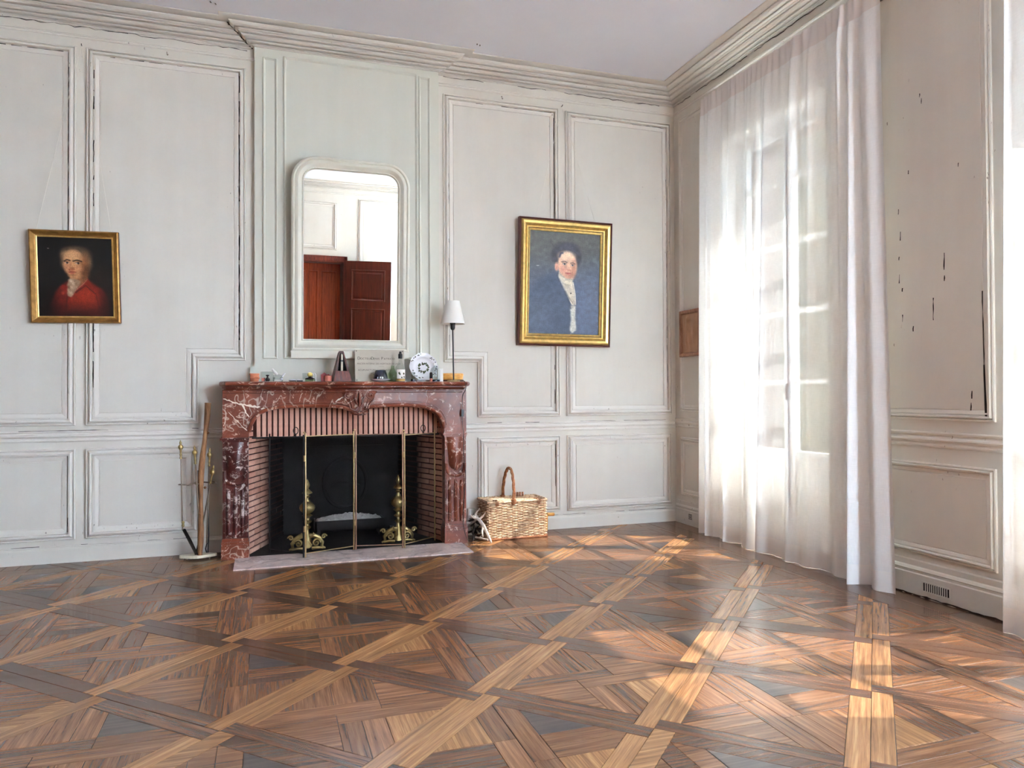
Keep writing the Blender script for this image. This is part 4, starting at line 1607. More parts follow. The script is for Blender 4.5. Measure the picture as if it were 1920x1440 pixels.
def tongs(t):
    m = MB()
    m.tube([(-0.382, 5.455, 0.10), (-0.392, 5.455, 0.06), (-0.384, 5.455, 0.034)], 0.004, 6)
    m.tube([(-0.376, 5.455, 0.40), (-0.372, 5.455, 0.15), (-0.376, 5.455, 0.034)], 0.004, 6)
    m.build('jaws', M_['iron'], t)


tool('fire_tongs', 'dark iron fire tongs standing behind the tall bare stick', 'tongs', (-0.366, 5.452, 0.70), (-0.384, 5.455, 0.10), tongs)

m = MB()
sp = []
sr = []
for i in range(13):
    t = i / 12
    p = Vector((-0.424, 5.40, 0.031)).lerp(Vector((-0.380, 5.47, 1.062)), t)
    p.x += 0.006 * math.sin(t * 9) - 0.012 * math.sin(t * math.pi)
    sp.append(p)
    sr.append(0.0165 + 0.003 * math.sin(t * 14) + 0.002 * t)
m.tube(sp, sr, 10)
for t, s in ((0.44, 1), (0.63, -1), (0.80, 1), (0.27, -1)):
    p = Vector((-0.424, 5.40, 0.031)).lerp(Vector((-0.380, 5.47, 1.062)), t)
    m.ico((p.x + s * 0.012, p.y - 0.010, p.z), 0.011)
stick = m.build('wooden_stick', M_['stick'], smooth=True)
tag(stick, 'tall bare brown wooden stick standing upright among the fire tools', 'stick')

# ================================================================== MIRROR
TILT = math.radians(3.8)
mir = thing('overmantel_mirror', 'tall cream-framed mirror with rounded top corners above the mantel', 'mirror', (0.602, BF - 0.014, 1.385), local=True)
HW, HT = 0.428, 1.452


def rounded(hw, z0, z1, r, n=10):
    pts = [(-hw, z0), (hw, z0), (hw, z1 - r)]
    pts += [(hw - r + r * math.cos(t), z1 - r + r * math.sin(t)) for t in np.linspace(0, math.pi / 2, n)[1:-1]]
    pts += [(hw - r, z1), (-hw + r, z1)]
    pts += [(-hw + r + r * math.cos(t), z1 - r + r * math.sin(t)) for t in np.linspace(math.pi / 2, math.pi, n)[1:-1]]
    pts += [(-hw, z1 - r)]
    return pts


MPROF = [(0.0, 0.0), (0.0, 0.030), (0.006, 0.038), (0.016, 0.041), (0.022, 0.036), (0.024, 0.030), (0.034, 0.040), (0.048, 0.043), (0.060, 0.036), (0.070, 0.022), (0.074, 0.020),
         (0.078, 0.023), (0.083, 0.021), (0.087, 0.015), (0.0875, 0.010)]
base = rounded(HW, 0.050, HT, 0.178)
rings = [inset(base, t) for t, hh in MPROF]
n = len(base)
m = MB()
vs = []
for ring, (t, hh) in zip(rings, MPROF):
    vs += [(p[0], -hh, p[1]) for p in ring]
fs = []
for i in range(len(MPROF) - 1):
    for k in range(n):
        k2 = (k + 1) % n
        fs.append((i * n + k, i * n + k2, (i + 1) * n + k2, (i + 1) * n + k))
m.add(vs, fs)
m.build('frame', M_['white_frame'], mir, smooth=True)
m = MB()
m.box(-HW - 0.004, HW + 0.004, -0.050, 0, 0.0, 0.006)
m.box(-HW, HW, -0.046, 0, 0.006, 0.040)
m.box(-HW - 0.004, HW + 0.004, -0.050, 0, 0.040, 0.052)
m.build('plinth', M_['white_frame'], mir)
m = MB()
m.add([(p[0], -0.0102, p[1]) for p in rings[-1]], [tuple(range(n))])
m.build('mirror_glass', M_['mirror'], mir)
m = MB()
bd = inset(base, 0.0805)
pos = []
for k in range(n):
    a, b = Vector(bd[k]), Vector(bd[(k + 1) % n])
    L = (b - a).length
    c = max(1, int(L / 0.0085))
    for i in range(c):
        pos.append(a.lerp(b, i / c))
for p in pos:
    m.ico((p.x, -0.0235, p.y), 0.0036)
m.build('beading', M_['bead'], mir, kind='stuff')
mir.rotation_euler = (TILT, 0, 0)


# ================================================================== PORTRAITS
def lin(c):
    c = np.asarray(c, float) / 255.0
    return np.where(c <= 0.04045, c / 12.92, ((c + 0.055) / 1.055) ** 2.4)


class Painter:
    """Paints flat colours with soft edges on a grid; x to the right, y down, in the units given."""

    def __init__(self, x0, y0, x1, y1, nx, ny, bgc):
        self.nx, self.ny = nx, ny
        self.X, self.Y = np.meshgrid(np.linspace(x0, x1, nx), np.linspace(y0, y1, ny))
        self.px = (x1 - x0) / (nx - 1)
        self.C = np.ones((ny, nx, 3)) * np.array(bgc, float)

    def blend(self, mk, col, op=1.0):
        mk = np.clip(mk, 0, 1)[..., None] * op
        self.C = self.C * (1 - mk) + np.array(col, float) * mk

    def blur(self, a, r):
        k = max(1, int(r / self.px))
        if k < 1:
            return a
        for ax in (0, 1):
            pad = [(0, 0), (0, 0)]
            pad[ax] = (k, k)
            b = np.pad(a, pad, mode='edge')
            cs = np.cumsum(b, axis=ax)
            z = np.zeros_like(np.take(cs, [0], axis=ax))
            cs = np.concatenate([z, cs], axis=ax)
            w = 2 * k + 1
            if ax == 0:
                a = (cs[w:] - cs[:-w]) / w
            else:
                a = (cs[:, w:] - cs[:, :-w]) / w
        return a

    def ell(self, cx, cy, rx, ry, col, soft=0.2, rot=0, op=1.0):
        c, s = math.cos(math.radians(rot)), math.sin(math.radians(rot))
        dx, dy = self.X - cx, self.Y - cy
        u, v = (dx * c + dy * s) / rx, (-dx * s + dy * c) / ry
        d = np.sqrt(u * u + v * v)
        self.blend((1 + soft - d) / (2 * soft), col, op)

    def poly(self, pts, col, soft=4, op=1.0):
        ins = np.zeros(self.X.shape, bool)
        n = len(pts)
        for i in range(n):
            (xa, ya), (xb, yb) = pts[i], pts[(i + 1) % n]
            if ya == yb:
                continue
            cond = (self.Y > ya) != (self.Y > yb)
            xi = (xb - xa) * (self.Y - ya) / (yb - ya) + xa
            ins ^= cond & (self.X < xi)
        self.blend(self.blur(self.blur(ins.astype(float), soft / 2), soft / 2), col, op)

    def stroke(self, pts, w, col, soft=2, op=1.0):
        best = np.full(self.X.shape, 1e9)
        for (xa, ya), (xb, yb) in zip(pts[:-1], pts[1:]):
            dx, dy = xb - xa, yb - ya
            t = np.clip(((self.X - xa) * dx + (self.Y - ya) * dy) / (dx * dx + dy * dy + 1e-9), 0, 1)
            best = np.minimum(best, np.hypot(self.X - xa - t * dx, self.Y - ya - t * dy))
        self.blend((w / 2 + soft - best) / (2 * soft), col, op)

    def grain(self, amp, seed, k=1):
        r = np.random.RandomState(seed)
        g = r.normal(0, 1, (self.ny, self.nx))
        if k > 1:
            g = self.blur(g, self.px * k) * k * 1.5
        self.C = np.clip(self.C * (1 + amp * g[..., None]), 0, 255)

    def build(self, name, w, hgt, y, parent, mat):
        m = MB()
        nx, ny = self.nx, self.ny
        m.grid(nx, ny, lambda u, v: (-w / 2 + w * u, y, hgt / 2 - hgt * v))
        o = m.build(name, mat, parent)
        at = o.data.color_attributes.new('paint', 'FLOAT_COLOR', 'POINT')
        buf = np.ones((ny * nx, 4))
        buf[:, :3] = lin(self.C.reshape(-1, 3))
        at.data.foreach_set('color', buf.astype(np.float32).ravel())
        return o


def paint_mat():
    t = NT('oil_paint')
    at = t.n('Attribute', attribute_name='paint')
    nz = t.noise(t.coord((160, 160, 160)), 1.0, 3)
    return t.pbr(at.outputs['Color'], 0.42, 0, 0.4, t.bump(nz, 0.15, 0.002))


M_['oil'] = paint_mat()


def frame_parts(root, w, hgt, prof, mats, names):
    """prof: list of (inset, height); mats per span"""
    poly = rect(-w / 2, w / 2, -hgt / 2, hgt / 2)
    rings = [inset(poly, t) for t, hh in prof]
    groups = {}
    for i in range(len(prof) - 1):
        m = groups.setdefault(names[i], (MB(), mats[i]))[0]
        vs = [(p[0], -prof[i][1], p[1]) for p in rings[i]] + [(p[0], -prof[i + 1][1], p[1]) for p in rings[i + 1]]
        m.add(vs, [(k, (k + 1) % 4, 4 + (k + 1) % 4, 4 + k) for k in range(4)])
    for nm, (m, mt) in groups.items():
        m.build(nm, mt, root)


# ---- portrait of a man in a red coat (left)
pa = thing('framed_portrait', 'small gilt-framed portrait of a grey-haired sitter in a red coat, left of the chimney breast', 'painting',
           (-1.206, D - 0.030, 1.912), local=True)
gd, gl, fr_ = M_['gilt_dull'], M_['gilt'], M_['frame_red']
prof = [(0, 0), (0, 0.030), (0.004, 0.038), (0.010, 0.040), (0.014, 0.036), (0.030, 0.018), (0.036, 0.016), (0.040, 0.020), (0.046, 0.018), (0.047, 0.012)]
frame_parts(pa, 0.530, 0.616, prof, [fr_, gd, gd, gd, gd, gd, gl, gl, fr_], ['frame_edge'] + ['frame'] * 5 + ['frame_slip'] * 2 + ['inner_rebate'])
P = Painter(232, 244, 1185, 1258, 150, 160, (10, 8, 10))
P.ell(980, 740, 190, 240, (38, 30, 22), 0.9, 0, 0.75)
P.poly([(340, 1258), (380, 1090), (440, 940), (520, 850), (620, 790), (850, 770), (960, 850), (1060, 900), (1110, 1010), (1130, 1258)], (112, 26, 16), 34)
P.poly([(600, 1000), (840, 850), (960, 960), (1000, 1150), (560, 1210)], (158, 44, 22), 60, 0.85)
P.ell(900, 1010, 130, 90, (168, 54, 28), 0.8, 20, 0.6)
P.ell(700, 1250, 420, 110, (44, 12, 8), 0.8, 0, 0.85)
P.ell(360, 1180, 90, 240, (20, 6, 6), 0.8, 0, 0.8)
P.ell(1100, 1130, 70, 220, (36, 10, 8), 0.8, 0, 0.7)
P.stroke([(960, 960), (985, 1100), (1010, 1180)], 12, (78, 18, 12), 10, 0.7)
P.stroke([(590, 1010), (575, 1120)], 14, (60, 14, 10), 10, 0.7)
P.poly([(640, 700), (850, 660), (855, 780), (810, 850), (700, 880), (630, 800)], (150, 104, 66), 22)
P.poly([(620, 780), (660, 760), (770, 800), (740, 870), (700, 930), (650, 1000), (610, 1000), (575, 950), (590, 860)], (172, 150, 120), 18)
for cx, cy, c in ((640, 800, (216, 200, 170)), (680, 840, (206, 190, 158)), (620, 880, (120, 98, 74)), (660, 890, (196, 176, 144)), (600, 930, (184, 166, 134)), (640, 960, (206, 188, 154)),
                  (720, 850, (150, 124, 94)), (625, 985, (176, 154, 124))):
    P.ell(cx, cy, 28, 18, c, 0.6, 25)
P.poly([(600, 870), (540, 850), (500, 880), (560, 960), (585, 1000)], (140, 34, 22), 12)
P.poly([(700, 950), (830, 790), (860, 760), (900, 830), (960, 970), (830, 860)], (134, 32, 20), 12)
P.stroke([(700, 950), (830, 858), (950, 960)], 9, (70, 16, 12), 5, 0.9)
P.stroke([(690, 930), (800, 840), (850, 780)], 8, (206, 160, 128), 4, 0.8)
P.ell(540, 955, 24, 24, (168, 58, 36), 0.5)
P.ell(715, 470, 185, 108, (108, 90, 66), 0.30)
P.ell(860, 560, 66, 100, (112, 96, 74), 0.40)
P.ell(545, 560, 34, 76, (92, 76, 56), 0.5)
P.ell(560, 470, 40, 60, (104, 86, 64), 0.5)
P.ell(705, 400, 130, 40, (96, 78, 58), 0.6)
P.ell(690, 580, 138, 178, (214, 166, 114), 0.13, -4)
P.ell(660, 480, 100, 56, (230, 186, 132), 0.6)
P.ell(815, 620, 62, 150, (158, 106, 62), 0.55, 8, 0.9)
P.ell(835, 690, 50, 90, (98, 62, 36), 0.6, 10, 0.85)
P.ell(600, 620, 40, 60, (226, 160, 116), 0.8, 0, 0.7)
P.ell(740, 640, 50, 40, (224, 164, 116), 0.8, 0, 0.7)
P.ell(700, 735, 76, 36, (200, 150, 100), 0.5)
P.stroke([(566, 548), (600, 528), (640, 540)], 15, (44, 26, 16), 5)
P.stroke([(680, 545), (730, 532), (788, 548)], 16, (44, 26, 16), 5)
P.ell(602, 568, 26, 13, (236, 214, 186), 0.3)
P.ell(735, 572, 30, 13, (236, 214, 186), 0.3)
P.ell(603, 568, 13, 13, (40, 22, 16), 0.3)
P.ell(745, 572, 14, 13, (40, 22, 16), 0.3)
P.stroke([(574, 560), (602, 553), (630, 562)], 6, (64, 36, 24), 3)
P.stroke([(706, 564), (738, 556), (768, 566)], 6, (64, 36, 24), 3)
P.stroke([(652, 560), (640, 620), (632, 652)], 8, (176, 116, 72), 5, 0.8)
P.ell(655, 655, 36, 14, (188, 116, 76), 0.6)
P.ell(672, 640, 22, 18, (150, 92, 56), 0.7, 0, 0.7)
P.ell(628, 660, 8, 5, (86, 44, 28), 0.5)
P.ell(662, 682, 46, 9, (176, 92, 66), 0.5)
P.stroke([(614, 690), (660, 686), (715, 688)], 6, (110, 46, 34), 3)
P.ell(660, 702, 34, 9, (190, 104, 78), 0.6)
P.ell(660, 722, 30, 7, (150, 98, 62), 0.7, 0, 0.7)
P.ell(368, 392, 12, 3, (220, 220, 214), 0.4)
P.C *= np.array([0.86, 0.80, 0.80])
P.grain(0.07, 1)
P.grain(0.06, 2, 3)
P.build('canvas', 0.440, 0.526, -0.0125, pa, M_['oil'])
pa.rotation_euler = (math.radians(2.0), math.radians(-1.2), 0)
m = MB()
mi = pa.rotation_euler.to_matrix()
top = Vector((-1.182, D - 0.010, 3.490))
for xx in (-0.222, 0.220):
    b = Vector(pa.location) + mi @ Vector((xx, -0.016, 0.303))
    m.tube([b, b.lerp(top, 0.5) + Vector((0, -0.004, 0)), top], 0.0017, 5)
mo = MB()
mo.v, mo.f, mo.m = [tuple(mi.transposed() @ (Vector(v) - Vector(pa.location))) for v in m.v], m.f, m.m
mo.build('hanging_string', M_['string'], pa)
m = MB()
m.tube([top + Vector((0, 0.008, 0.004)), top + Vector((0, -0.008, 0)), top + Vector((0, -0.010, 0.012))], 0.0025, 6)
o = m.build('wall_nail', M_['iron'])
tag(o, 'nail near the top of the wall carrying the red-coat portrait string', 'nail')

# ---- portrait of a man in a dark blue coat (right)
pb = thing('framed_portrait', 'large gilt-framed portrait of a dark-haired sitter in blue-grey with white cravat', 'painting', (2.338, D - 0.034, 2.022), local=True)
prof = [(0, 0), (0, 0.040), (0.003, 0.046), (0.010, 0.048), (0.016, 0.044), (0.020, 0.050), (0.030, 0.060), (0.048, 0.056), (0.062, 0.036), (0.066, 0.032), (0.069, 0.037),
        (0.078, 0.034), (0.081, 0.027), (0.085, 0.031), (0.098, 0.024), (0.101, 0.016)]
frame_parts(pb, 0.822, 1.034, prof, [fr_, fr_, fr_, fr_] + [gl] * 7 + [fr_] + [gl] * 3, ['frame_edge'] * 4 + ['frame'] * 7 + ['groove'] + ['frame_slip'] * 3)
P = Painter(190, 245, 862, 1262, 144, 214, (94, 96, 94))
P.poly([(150, 600), (900, 560), (900, 1300), (150, 1300)], (86, 96, 116), 260)
P.poly([(250, 740), (430, 640), (470, 700), (600, 900), (600, 1262), (190, 1262), (190, 860)], (70, 82, 104), 60)
P.poly([(600, 720), (690, 760), (800, 860), (862, 1000), (862, 1262), (640, 1262), (630, 960)], (84, 96, 122), 60)
P.ell(300, 1100, 140, 190, (92, 104, 126), 0.9, 0, 0.6)
P.ell(780, 960, 110, 260, (108, 118, 140), 0.9, 0, 0.5)
P.ell(540, 440, 128, 96, (60, 58, 66), 0.22)
P.ell(440, 480, 46, 66, (58, 56, 64), 0.35)
P.ell(640, 490, 40, 76, (56, 55, 62), 0.35)
P.ell(560, 390, 80, 40, (72, 72, 84), 0.4)
for cx, cy in ((450, 440), (480, 410), (610, 420), (650, 450), (440, 520), (560, 385), (655, 520)):
    P.ell(cx, cy, 26, 22, (80, 80, 92), 0.6, 30, 0.6)
P.poly([(470, 640), (600, 640), (600, 720), (470, 700)], (186, 176, 158), 14)
P.ell(548, 570, 92, 134, (224, 182, 154), 0.10, -4)
P.ell(540, 480, 70, 44, (240, 206, 178), 0.5)
P.ell(444, 590, 18, 42, (214, 160, 140), 0.3)
P.ell(512, 615, 34, 36, (222, 156, 138), 0.8, 0, 0.8)
P.ell(610, 590, 24, 80, (184, 130, 110), 0.7, 4, 0.7)
P.ell(556, 690, 50, 24, (214, 160, 136), 0.5)
P.ell(600, 650, 30, 40, (176, 122, 102), 0.7, 20, 0.6)
P.stroke([(470, 490), (482, 455), (500, 450)], 16, (70, 70, 90), 6)
P.stroke([(494, 540), (520, 532), (545, 542)], 8, (92, 76, 76), 3)
P.stroke([(578, 548), (600, 542), (618, 552)], 8, (92, 76, 76), 3)
P.ell(520, 560, 17, 8, (226, 220, 212), 0.3)
P.ell(597, 568, 15, 8, (226, 220, 212), 0.3)
P.ell(521, 560, 8, 8, (48, 46, 54), 0.3)
P.ell(598, 568, 8, 8, (48, 46, 54), 0.3)
P.stroke([(500, 555), (520, 549), (540, 557)], 4, (84, 62, 62), 2)
P.stroke([(582, 563), (598, 557), (612, 565)], 4, (84, 62, 62), 2)
P.stroke([(562, 552), (572, 590), (578, 612)], 7, (236, 196, 168), 4, 0.8)
P.ell(566, 618, 20, 8, (196, 136, 116), 0.5)
P.ell(556, 650, 26, 6, (190, 92, 88), 0.5)
P.stroke([(530, 648), (556, 650), (582, 650)], 4, (136, 62, 62), 2)
P.ell(556, 660, 20, 5, (206, 124, 112), 0.6)
P.poly([(462, 630), (480, 660), (540, 705), (590, 706), (604, 690), (600, 760), (560, 780), (500, 745), (462, 690)], (222, 214, 196), 8)
P.poly([(462, 690), (505, 750), (560, 775), (600, 740), (622, 830), (632, 960), (606, 975), (570, 910), (520, 800)], (214, 206, 190), 8)
P.stroke([(466, 690), (530, 830), (600, 960)], 12, (236, 230, 214), 4)
P.stroke([(606, 740), (628, 860), (634, 960)], 8, (236, 230, 214), 3)
P.stroke([(530, 830), (606, 950)], 5, (120, 112, 96), 3, 0.8)
P.stroke([(470, 660), (540, 712), (596, 708)], 6, (176, 168, 150), 4, 0.8)
P.ell(550, 765, 22, 14, (196, 188, 168), 0.5)
P.ell(586, 850, 7, 7, (50, 46, 46), 0.4)
P.poly([(580, 975), (632, 970), (634, 1100), (646, 1215), (606, 1252), (580, 1220), (592, 1120)], (214, 212, 202), 7)
for y_ in range(990, 1230, 26):
    P.ell(608 + (y_ % 3) * 8, y_, 10, 7, (186, 184, 172), 0.6, 0, 0.7)
P.stroke([(462, 640), (452, 680), (560, 900), (586, 1000)], 14, (48, 56, 76), 8, 0.8)
P.ell(265, 590, 14, 4, (206, 206, 210), 0.4)
P.grain(0.05, 5)
P.grain(0.07, 6, 3)
P.build('canvas', 0.622, 0.834, -0.0165, pb, M_['oil'])
pb.rotation_euler = (math.radians(2.6), math.radians(0.4), 0)
m = MB()
mi = pb.rotation_euler.to_matrix()
top = Vector((2.336, D - 0.012, 3.500))
for xx in (-0.262, 0.262):
    b = Vector(pb.location) + mi @ Vector((xx, -0.022, 0.512))
    m.tube([b, b.lerp(top, 0.5), top], 0.0014, 5)
mo = MB()
mo.v, mo.f, mo.m = [tuple(mi.transposed() @ (Vector(v) - Vector(pb.location))) for v in m.v], m.f, m.m
mo.build('hanging_string', M_['string'], pb)
m = MB()
m.tube([top + Vector((0, 0.010, 0.004)), top + Vector((0, -0.008, 0)), top + Vector((0.004, -0.012, 0.012))], 0.003, 6)
o = m.build('wall_nail', M_['iron'])
tag(o, 'hook near the top of the wall carrying the blue-coat portrait string', 'nail')

# ---- carved relief on the window wall, half behind the curtain
rel = thing('relief_plaque', 'small carved relief in a brown wooden frame on the corner panel, partly behind the curtain', 'relief', (W - 0.010, 5.35, 1.617), local=True)
poly = rect(-0.155, 0.155, -0.197, 0.197)
prof = [(0, 0), (0, 0.020), (0.004, 0.026), (0.026, 0.024), (0.032, 0.016), (0.034, 0.010)]
rr = [inset(poly, t) for t, hh in prof]
m = MB()
for i in range(len(prof) - 1):
    vs = [(-prof[i][1], p[0], p[1]) for p in rr[i]] + [(-prof[i + 1][1], p[0], p[1]) for p in rr[i + 1]]
    m.add(vs, [(k, (k + 1) % 4, 4 + (k + 1) % 4, 4 + k) for k in range(4)])
m.build('frame', M_['relief_frame'], rel)


def relf(u, v):
    y, z = -0.122 + 0.244 * u, -0.164 + 0.328 * v
    hh = 0.0
    for cy, cz, ry, rz, am in ((0.045, 0.035, 0.020, 0.090, 0.016), (0.02, -0.015, 0.026, 0.060, 0.014), (0.055, -0.07, 0.016, 0.05, 0.012), (0.0, -0.07, 0.018, 0.06, 0.012), (0.03, 0.12, 0.022, 0.024, 0.014), (-0.05, 0.0, 0.03, 0.09, 0.012)):
        q = ((y - cy) / ry) ** 2 + ((z - cz) / rz) ** 2
        hh += am * math.exp(-q)
    return (-0.009 - hh, y, z)


m = MB()
m.grid(40, 50, relf)
m.build('carving', M_['relief'], rel, smooth=True)

# ================================================================== THINGS ON THE MANTEL
Z0 = MT + 0.0005


def P_(m, name, mat, root, **k):
    return m.build(name, M_[mat], root, **k)


def lathe_at(prof, seg=20, **k):
    m = MB()
    m.lathe(prof, (0, 0, 0), seg, **k)
    return m


# terracotta dish at the left end
t = thing('terracotta_pot', 'low orange terracotta pot at the far left end of the mantel', 'pot', (-0.073, 5.37, Z0), local=True)
P_(lathe_at([(0.026, 0.0), (0.028, 0.004), (0.030, 0.045), (0.033, 0.047), (0.033, 0.056), (0.028, 0.056), (0.026, 0.045), (0.024, 0.010), (0.0, 0.008)]), 'body', 'terracotta', t, smooth=True)
m = MB()
for i in range(7):
    a = -2.4 + i * 0.42
    m.ico((0.030 * math.cos(a), 0.030 * math.sin(a), 0.026), 0.006, sq=(1, 1, 1.8))
P_(m, 'relief_pattern', 'terracotta', t)
# small glass jar holding a dark stopper bottle
t = thing('glass_jar', 'clear glass jar beside the terracotta pot, with small things in it', 'jar', (0.010, 5.375, Z0), local=True)
P_(lathe_at([(0.0, 0.002), (0.044, 0.002), (0.045, 0.010), (0.045, 0.066), (0.046, 0.068)], sx=0.95), 'body', 'glassware', t, smooth=True)
t = thing('ink_bottle', 'tiny black bottle with a flared stopper inside the clear glass jar', 'bottle', (0.013, 5.372, Z0 + 0.003), local=True)
P_(lathe_at([(0.012, 0.0), (0.016, 0.006), (0.016, 0.018), (0.008, 0.024), (0.006, 0.030)], 14), 'body', 'black', t, smooth=True)
P_(lathe_at([(0.005, 0.030), (0.006, 0.034), (0.012, 0.040), (0.012, 0.044), (0.0, 0.046)], 14), 'stopper', 'black', t, smooth=True)
t = thing('dice_cube', 'small pink and maroon cube in the clear glass jar, left of the black bottle', 'cube', (-0.016, 5.37, Z0 + 0.003), local=True)
m = MB(); m.box(-0.010, 0.004, -0.008, 0.008, 0, 0.022); P_(m, 'pale_face', 'pink_clay', t)
m = MB(); m.box(0.004, 0.012, -0.008, 0.008, 0, 0.024); P_(m, 'dark_face', 'red_lacquer', t)
# crystal animal
t = thing('crystal_figurine', 'clear crystal animal figurine with raised head, left part of the mantel', 'figurine', (0.082, 5.37, Z0), local=True)
m = MB()
m.tube([(-0.030, 0, 0.030), (0.0, 0, 0.034), (0.026, 0, 0.030)], [0.014, 0.020, 0.014], 8)
P_(m, 'body', 'glassware', t)
m = MB()
m.tube([(-0.004, 0, 0.046), (-0.020, 0, 0.066), (-0.034, 0, 0.082)], [0.009, 0.011, 0.006], 8)
m.ico((-0.034, 0, 0.082), 0.012)
P_(m, 'head', 'white_card', t)
for x, y in ((-0.026, 0.01), (-0.026, -0.01), (0.024, 0.01), (0.024, -0.01)):
    m = MB()
    m.tube([(x, y, 0.030), (x * 1.15, y, 0.0)], [0.007, 0.004], 6)
    P_(m, 'leg', 'glassware', t)
m = MB()
m.tube([(0.028, 0, 0.034), (0.040, 0, 0.052), (0.050, 0, 0.060)], [0.006, 0.005, 0.002], 6)
m.ico((0.024, -0.012, 0.018), 0.012)
P_(m, 'tail', 'porcelain', t)
# two little flat tins
t = thing('trinket_dish', 'flat white trinket dish with a dark band, left of the yellow candle', 'dish', (0.180, 5.365, Z0), local=True)
P_(lathe_at([(0.020, 0.0), (0.024, 0.003), (0.026, 0.008), (0.026, 0.0085)], 18), 'band', 'black', t)
P_(lathe_at([(0.026, 0.0085), (0.026, 0.013), (0.018, 0.017), (0.0, 0.018)], 18), 'lid', 'porcelain', t, smooth=True)
t = thing('lighter', 'small black and white lighter lying beside the flat trinket dish', 'lighter', (0.228, 5.36, Z0), local=True)
m = MB(); m.box(-0.020, 0.020, -0.008, 0.008, 0, 0.009); P_(m, 'body', 'black', t)
m = MB(); m.box(-0.022, 0.004, -0.009, 0.009, 0.009, 0.015); P_(m, 'cap', 'porcelain', t)
# candle holder
t = thing('candle_holder', 'glass candle holder with a ball of yellow wax between white posts', 'candle', (0.300, 5.37, Z0), local=True)
m = MB(); m.box(-0.036, 0.034, -0.022, 0.022, 0, 0.018); P_(m, 'base', 'glass_green', t)
m = MB(); m.lathe([(0.030, 0.018), (0.034, 0.020), (0.030, 0.024), (0.012, 0.030), (0.010, 0.036), (0.018, 0.040)], (-0.002, 0, 0), 16); P_(m, 'cup', 'bark', t, smooth=True)
m = MB(); m.lathe([(0.0, 0.034), (0.014, 0.037), (0.020, 0.048), (0.018, 0.058), (0.010, 0.064), (0.0, 0.066)], (-0.002, 0, 0), 16); wx = P_(m, 'wax_ball', 'wax', t, smooth=True)
m = MB(); m.tube([(-0.002, 0, 0.064), (-0.001, 0, 0.073)], 0.0012, 5); P_(m, 'wick', 'cream', wx)
for x in (0.022, 0.036):
    m = MB(); m.tube([(x, -0.010, 0.0), (x, -0.010, 0.048), (x - 0.008, -0.006, 0.060)], 0.0042, 6); P_(m, 'post', 'white_card', t)
m = MB(); m.lathe([(0.022, 0.018), (0.024, 0.05), (0.024, 0.06)], (-0.030, 0.004, 0), 14); P_(m, 'glass_shade', 'glassware', t)
# red house shaped box and pink pot
t = thing('red_house_box', 'dark red house-shaped box behind the small pink pot', 'box', (0.398, 5.385, Z0), local=True)
m = MB(); m.prism([(-0.024, 0), (0.024, 0), (0.024, 0.046), (-0.002, 0.066), (-0.024, 0.050)], lambda a, b, h: (a, h, b), -0.014, 0.014); P_(m, 'body', 'red_lacquer', t)
t = thing('pink_pot', 'small pink clay pot with red lid, just left of the metronome', 'pot', (0.421, 5.345, Z0), local=True)
P_(lathe_at([(0.022, 0.0), (0.024, 0.003), (0.026, 0.040), (0.027, 0.042), (0.0, 0.043)], 18), 'body', 'pink_clay', t, smooth=True)
P_(lathe_at([(0.016, 0.042), (0.010, 0.048), (0.006, 0.052), (0.0, 0.054)], 12), 'lid', 'red_lacquer', t, smooth=True)
# metronome
t = thing('metronome', 'wooden pyramid metronome standing in the middle of the mantel', 'metronome', (0.513, 5.36, Z0), local=True)


def pyr(x0, x1, y0, y1, z0, xa0, xa1, ya0, ya1, z1, m):
    vs = [(x0, y0, z0), (x1, y0, z0), (x1, y1, z0), (x0, y1, z0), (xa0, ya0, z1), (xa1, ya0, z1), (xa1, ya1, z1), (xa0, ya1, z1)]
    m.add(vs, [(3, 2, 1, 0), (4, 5, 6, 7), (0, 1, 5, 4), (1, 2, 6, 5), (2, 3, 7, 6), (3, 0, 4, 7)])


hw = lambda z: 0.064 - 0.046 * z / 0.212
m = MB()
pyr(-0.064, 0.064, -0.050, 0.050, 0.006, -hw(0.076), hw(0.076), -0.036, 0.045, 0.076, m)
m.box(-0.067, 0.067, -0.053, 0.053, 0.0, 0.006)
P_(m, 'body', 'mahogany', t)
m = MB()
for s in (-1, 1):
    a0, a1 = hw(0.076), hw(0.206)
    pyr(*(sorted((s * a0, s * (a0 - 0.014)))), -0.036, 0.045, 0.076, *(sorted((s * a1, s * (a1 - 0.010)))), -0.010, 0.020, 0.206, m)
pyr(-hw(0.206), hw(0.206), -0.012, 0.020, 0.204, -0.014, 0.014, -0.010, 0.016, 0.218, m)
P_(m, 'side_panel', 'mahogany_dark', t)
m = MB()
pyr(-hw(0.076) + 0.008, hw(0.076) - 0.008, -0.010, 0.040, 0.076, -hw(0.205) + 0.004, hw(0.205) - 0.004, 0.004, 0.018, 0.205, m)
P_(m, 'scale_recess', 'matte_black', t)
m = MB()
m.box(-0.007, 0.007, -0.022, -0.018, 0.076, 0.195)
P_(m, 'scale_plate', 'plaque', t)
m = MB()
m.tube([(0.0, -0.024, 0.078), (-0.002, -0.022, 0.200)], 0.0022, 6)
pn = P_(m, 'pendulum', 'steel_dull', t)
m = MB(); m.box(-0.009, 0.006, -0.029, -0.022, 0.142, 0.154); P_(m, 'sliding_weight', 'black', pn)
t.rotation_euler = (0, 0, math.radians(8))

# engraved nameplate
t = thing('engraved_plaque', 'tarnished rectangular metal plaque with engraved lettering leaning against the breast', 'plaque', (0.802, 5.43, Z0), local=True)
PW, PH = 0.182, 0.242
m = MB()
m.box(-PW, PW, 0, 0.004, 0, PH)
P_(m, 'plate', 'plaque', t)


